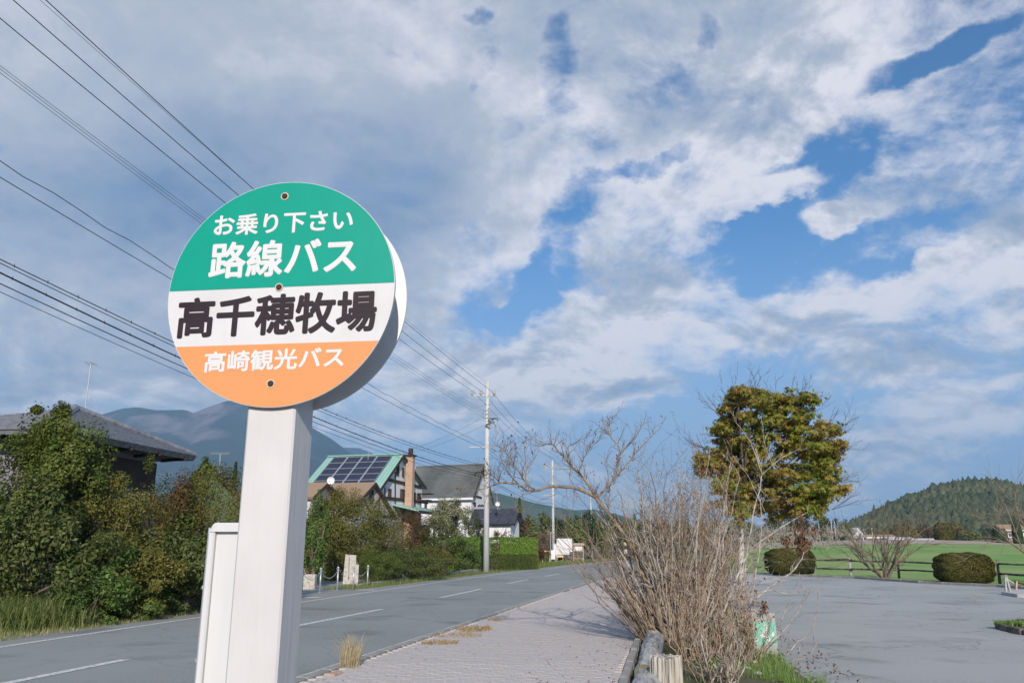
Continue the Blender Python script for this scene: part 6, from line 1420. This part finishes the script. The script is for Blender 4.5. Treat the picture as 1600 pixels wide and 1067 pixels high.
M['pale_roof'] = mat('pale_roof', (.55, .55, .57), (.48, .48, .50), 2, .7)
far_house(1342, 846, 16, 24, 210, 'plaster', 'steep white gabled building left of the long white sheds', True)
far_house(1378, 846, 44, 14, 215, 'tan_roof', 'long white building with tan roof behind the leafless tree')
far_house(1412, 848, 36, 12, 205, 'pale_roof', 'white shed in the middle of the row below the hill')
far_house(1450, 851, 40, 13, 200, 'pale_roof', 'pale grey roofed shed left of the dark clipped tree')
far_house(1502, 853, 26, 8, 195, 'pale_roof', 'small pale shed right of the dark clipped tree')
far_house(1550, 856, 40, 9, 190, 'grey_roof', 'low grey roof between the clipped trees')
far_house(1588, 839, 34, 22, 230, 'tan_roof', 'barn with tan roof at the right edge below the hill')
b = MB(); pts = [atd(1562, 862, 175), atd(1640, 866, 175), atd(1640, 832, 245), atd(1590, 832, 245), atd(1570, 838, 235)]; b.add(pts, [tuple(range(5))]); tag(b.build('earth_slope', M['sand_path']), kind='structure')
# clipped dark columns and tree belt
def column(px, y0, y1, w, D, m, label, n=5000):
    a = atd(px, y1, D); t = atd(px, y0, D).z; root = empty('clipped_tree', (a.x, a.y, a.z-.6)); tag(root, label, 'tree', 'dark clipped trees by the track'); h = t-a.z+.6; W_ = w/FPX*D/2
    p = RNG.uniform(-1, 1, (n, 3)); p[:, :2] /= np.maximum(np.linalg.norm(p[:, :2], axis=1, keepdims=True), 1e-3)/np.clip(RNG.normal(.95, .07, (n, 1)), .5, 1.05); tap = 1-.35*np.clip(p[:, 2], 0, 1)**4
    P_ = np.stack([p[:, 0]*W_*tap, p[:, 1]*W_*tap, (p[:, 2]+1)/2*h], 1); nr = np.stack([p[:, 0], p[:, 1], p[:, 2]*.3], 1)+RNG.normal(size=(n, 3))*.4
    link('foliage', leaf_mesh('foliage', P_, nr, .30, m), root); b = MB(); b.tube([(0, 0, 0), (0, 0, h*.9)], W_*.5, 8); b.build('trunk', M['dark_twig'], root)
column(1477.5, 817, 855, 26, 122, M['darkhedge'], 'thick square clipped dark tree, leftmost of the clipped ones')
column(1566, 826, 861, 20, 118, M['conifer'], 'dark green clipped tree in the middle of the three')
column(1594, 817, 863, 13, 116, M['conifer'], 'narrow dark clipped tree at the right edge')
belt = [(1395, 828, 40, 'gold'), (1420, 822, 46, 'gold'), (1447, 826, 44, 'russet'), (1500, 824, 34, 'gold'), (1520, 830, 40, 'cedar'), (1545, 828, 40, 'conifer'), (1360, 828, 40, 'olive'), (1530, 838, 46, 'cedar'), (1500, 840, 34, 'conifer'), (1610, 824, 50, 'olive'), (1462, 832, 30, 'russet')]
bl = ['golden tree above the long white building', 'golden brown tree right of the tan roof', 'russet tree left of the dark square clipped tree', 'golden tree right of the dark square clipped tree', 'grey green tree between the clipped trees', 'dark tree left of the middle clipped tree', 'olive tree behind the steep white gable', 'broad green tree low between the clipped trees', 'dark low tree beside the square clipped tree', 'olive tree past the right edge barn', 'small russet tree touching the square clipped tree']
for i, (x, t, w, m) in enumerate(belt):
    D = 250 if i not in (7, 8) else 185; h = 856-t+CAM_H*FPX/D
    bush(x, 0, w, h+2, M[m], bl[i], D=D, n=3600, size=.6, cat='tree', name='tree', group='tree belt at the foot of the hill', clumps=34, spread=.3, hollow=.3)
# ---- wooded hill at the right
def hill_z(x, y):   # a rounded hill, its skyline fitted to the photograph
    pass
crest = [(1270, 845), (1300, 836), (1345, 815), (1370, 802), (1392, 791), (1420, 778), (1450, 767), (1480, 760), (1520, 753), (1550, 753), (1575, 757), (1600, 764), (1650, 775), (1720, 790), (1800, 800)]
Dh = 520
rh = ridge_mesh('hill', [(x, y+4) for x, y in crest], Dh, 240, M['hill'], rough=2.0, nx=90, ny=24, sc=6); tag(rh, kind='structure')
me = rh.data; fv = np.zeros(len(me.vertices)*3); me.vertices.foreach_get('co', fv); fv = fv.reshape(-1, 3)[:90*24].reshape(24, 90, 3)
def crowns(n):
    """tree crowns covering the hill, each a small faceted dome with a ragged rim"""
    vs = []; fs = []
    base = [(0, 0, 1.0)]+[(.55*math.cos(a), .55*math.sin(a), .62) for a in np.linspace(0, 2*math.pi, 6, endpoint=False)]+[(math.cos(a+.5), math.sin(a+.5), 0) for a in np.linspace(0, 2*math.pi, 6, endpoint=False)]
    bf = [(0, 1+i, 1+(i+1) % 6) for i in range(6)]+[(1+i, 7+i, 1+(i+1) % 6) for i in range(6)]+[(1+(i+1) % 6, 7+i, 7+(i+1) % 6) for i in range(6)]
    base = np.array(base); bf = np.array(bf); V_ = []; F_ = []
    for i in range(n):
        u = random.random()*88; v = (random.random()**1.4)*22; a, b_ = int(v), int(u); fa, fb = v-a, u-b_
        p = fv[a, b_]*(1-fa)*(1-fb)+fv[a+1, b_]*fa*(1-fb)+fv[a, b_+1]*(1-fa)*fb+fv[a+1, b_+1]*fa*fb
        s = random.uniform(1.1, 3.3); hh = s*random.uniform(.8, 2.1); q = base*np.array((s, s, hh))*(1+RNG.normal(size=(13, 1))*.2); F_.append(bf+len(V_)*13); V_.append(q+p+np.array((0, 0, -.8)))
    V_ = np.concatenate(V_); F_ = np.concatenate(F_); me = bpy.data.meshes.new('forest'); me.vertices.add(len(V_)); me.vertices.foreach_set('co', V_.ravel()); k = len(F_)
    me.loops.add(k*3); me.loops.foreach_set('vertex_index', F_.ravel().astype(np.int32)); me.polygons.add(k); me.polygons.foreach_set('loop_start', np.arange(0, k*3, 3, dtype=np.int32)); me.polygons.foreach_set('loop_total', np.full(k, 3, dtype=np.int32)); me.materials.append(M['forest']); me.update(calc_edges=True)
    return me
tag(link('forest', crowns(13000)), kind='stuff')
# ------------------------------------------------------------------ air
hb = MB(); hb.box((300, 2250, 305), (9000, 6500, 620)); hz = bpy.data.materials.new('haze_air'); hz.use_nodes = True; nt = hz.node_tree; nt.nodes.clear()
vp = nt.nodes.new('ShaderNodeVolumePrincipled'); vp.inputs['Color'].default_value = (.36, .64, 1, 1); vp.inputs['Density'].default_value = HAZE; vp.inputs['Anisotropy'].default_value = 0
ho = nt.nodes.new('ShaderNodeOutputMaterial'); nt.links.new(vp.outputs[0], ho.inputs['Volume']); o = hb.build('haze', hz); tag(o, kind='stuff')
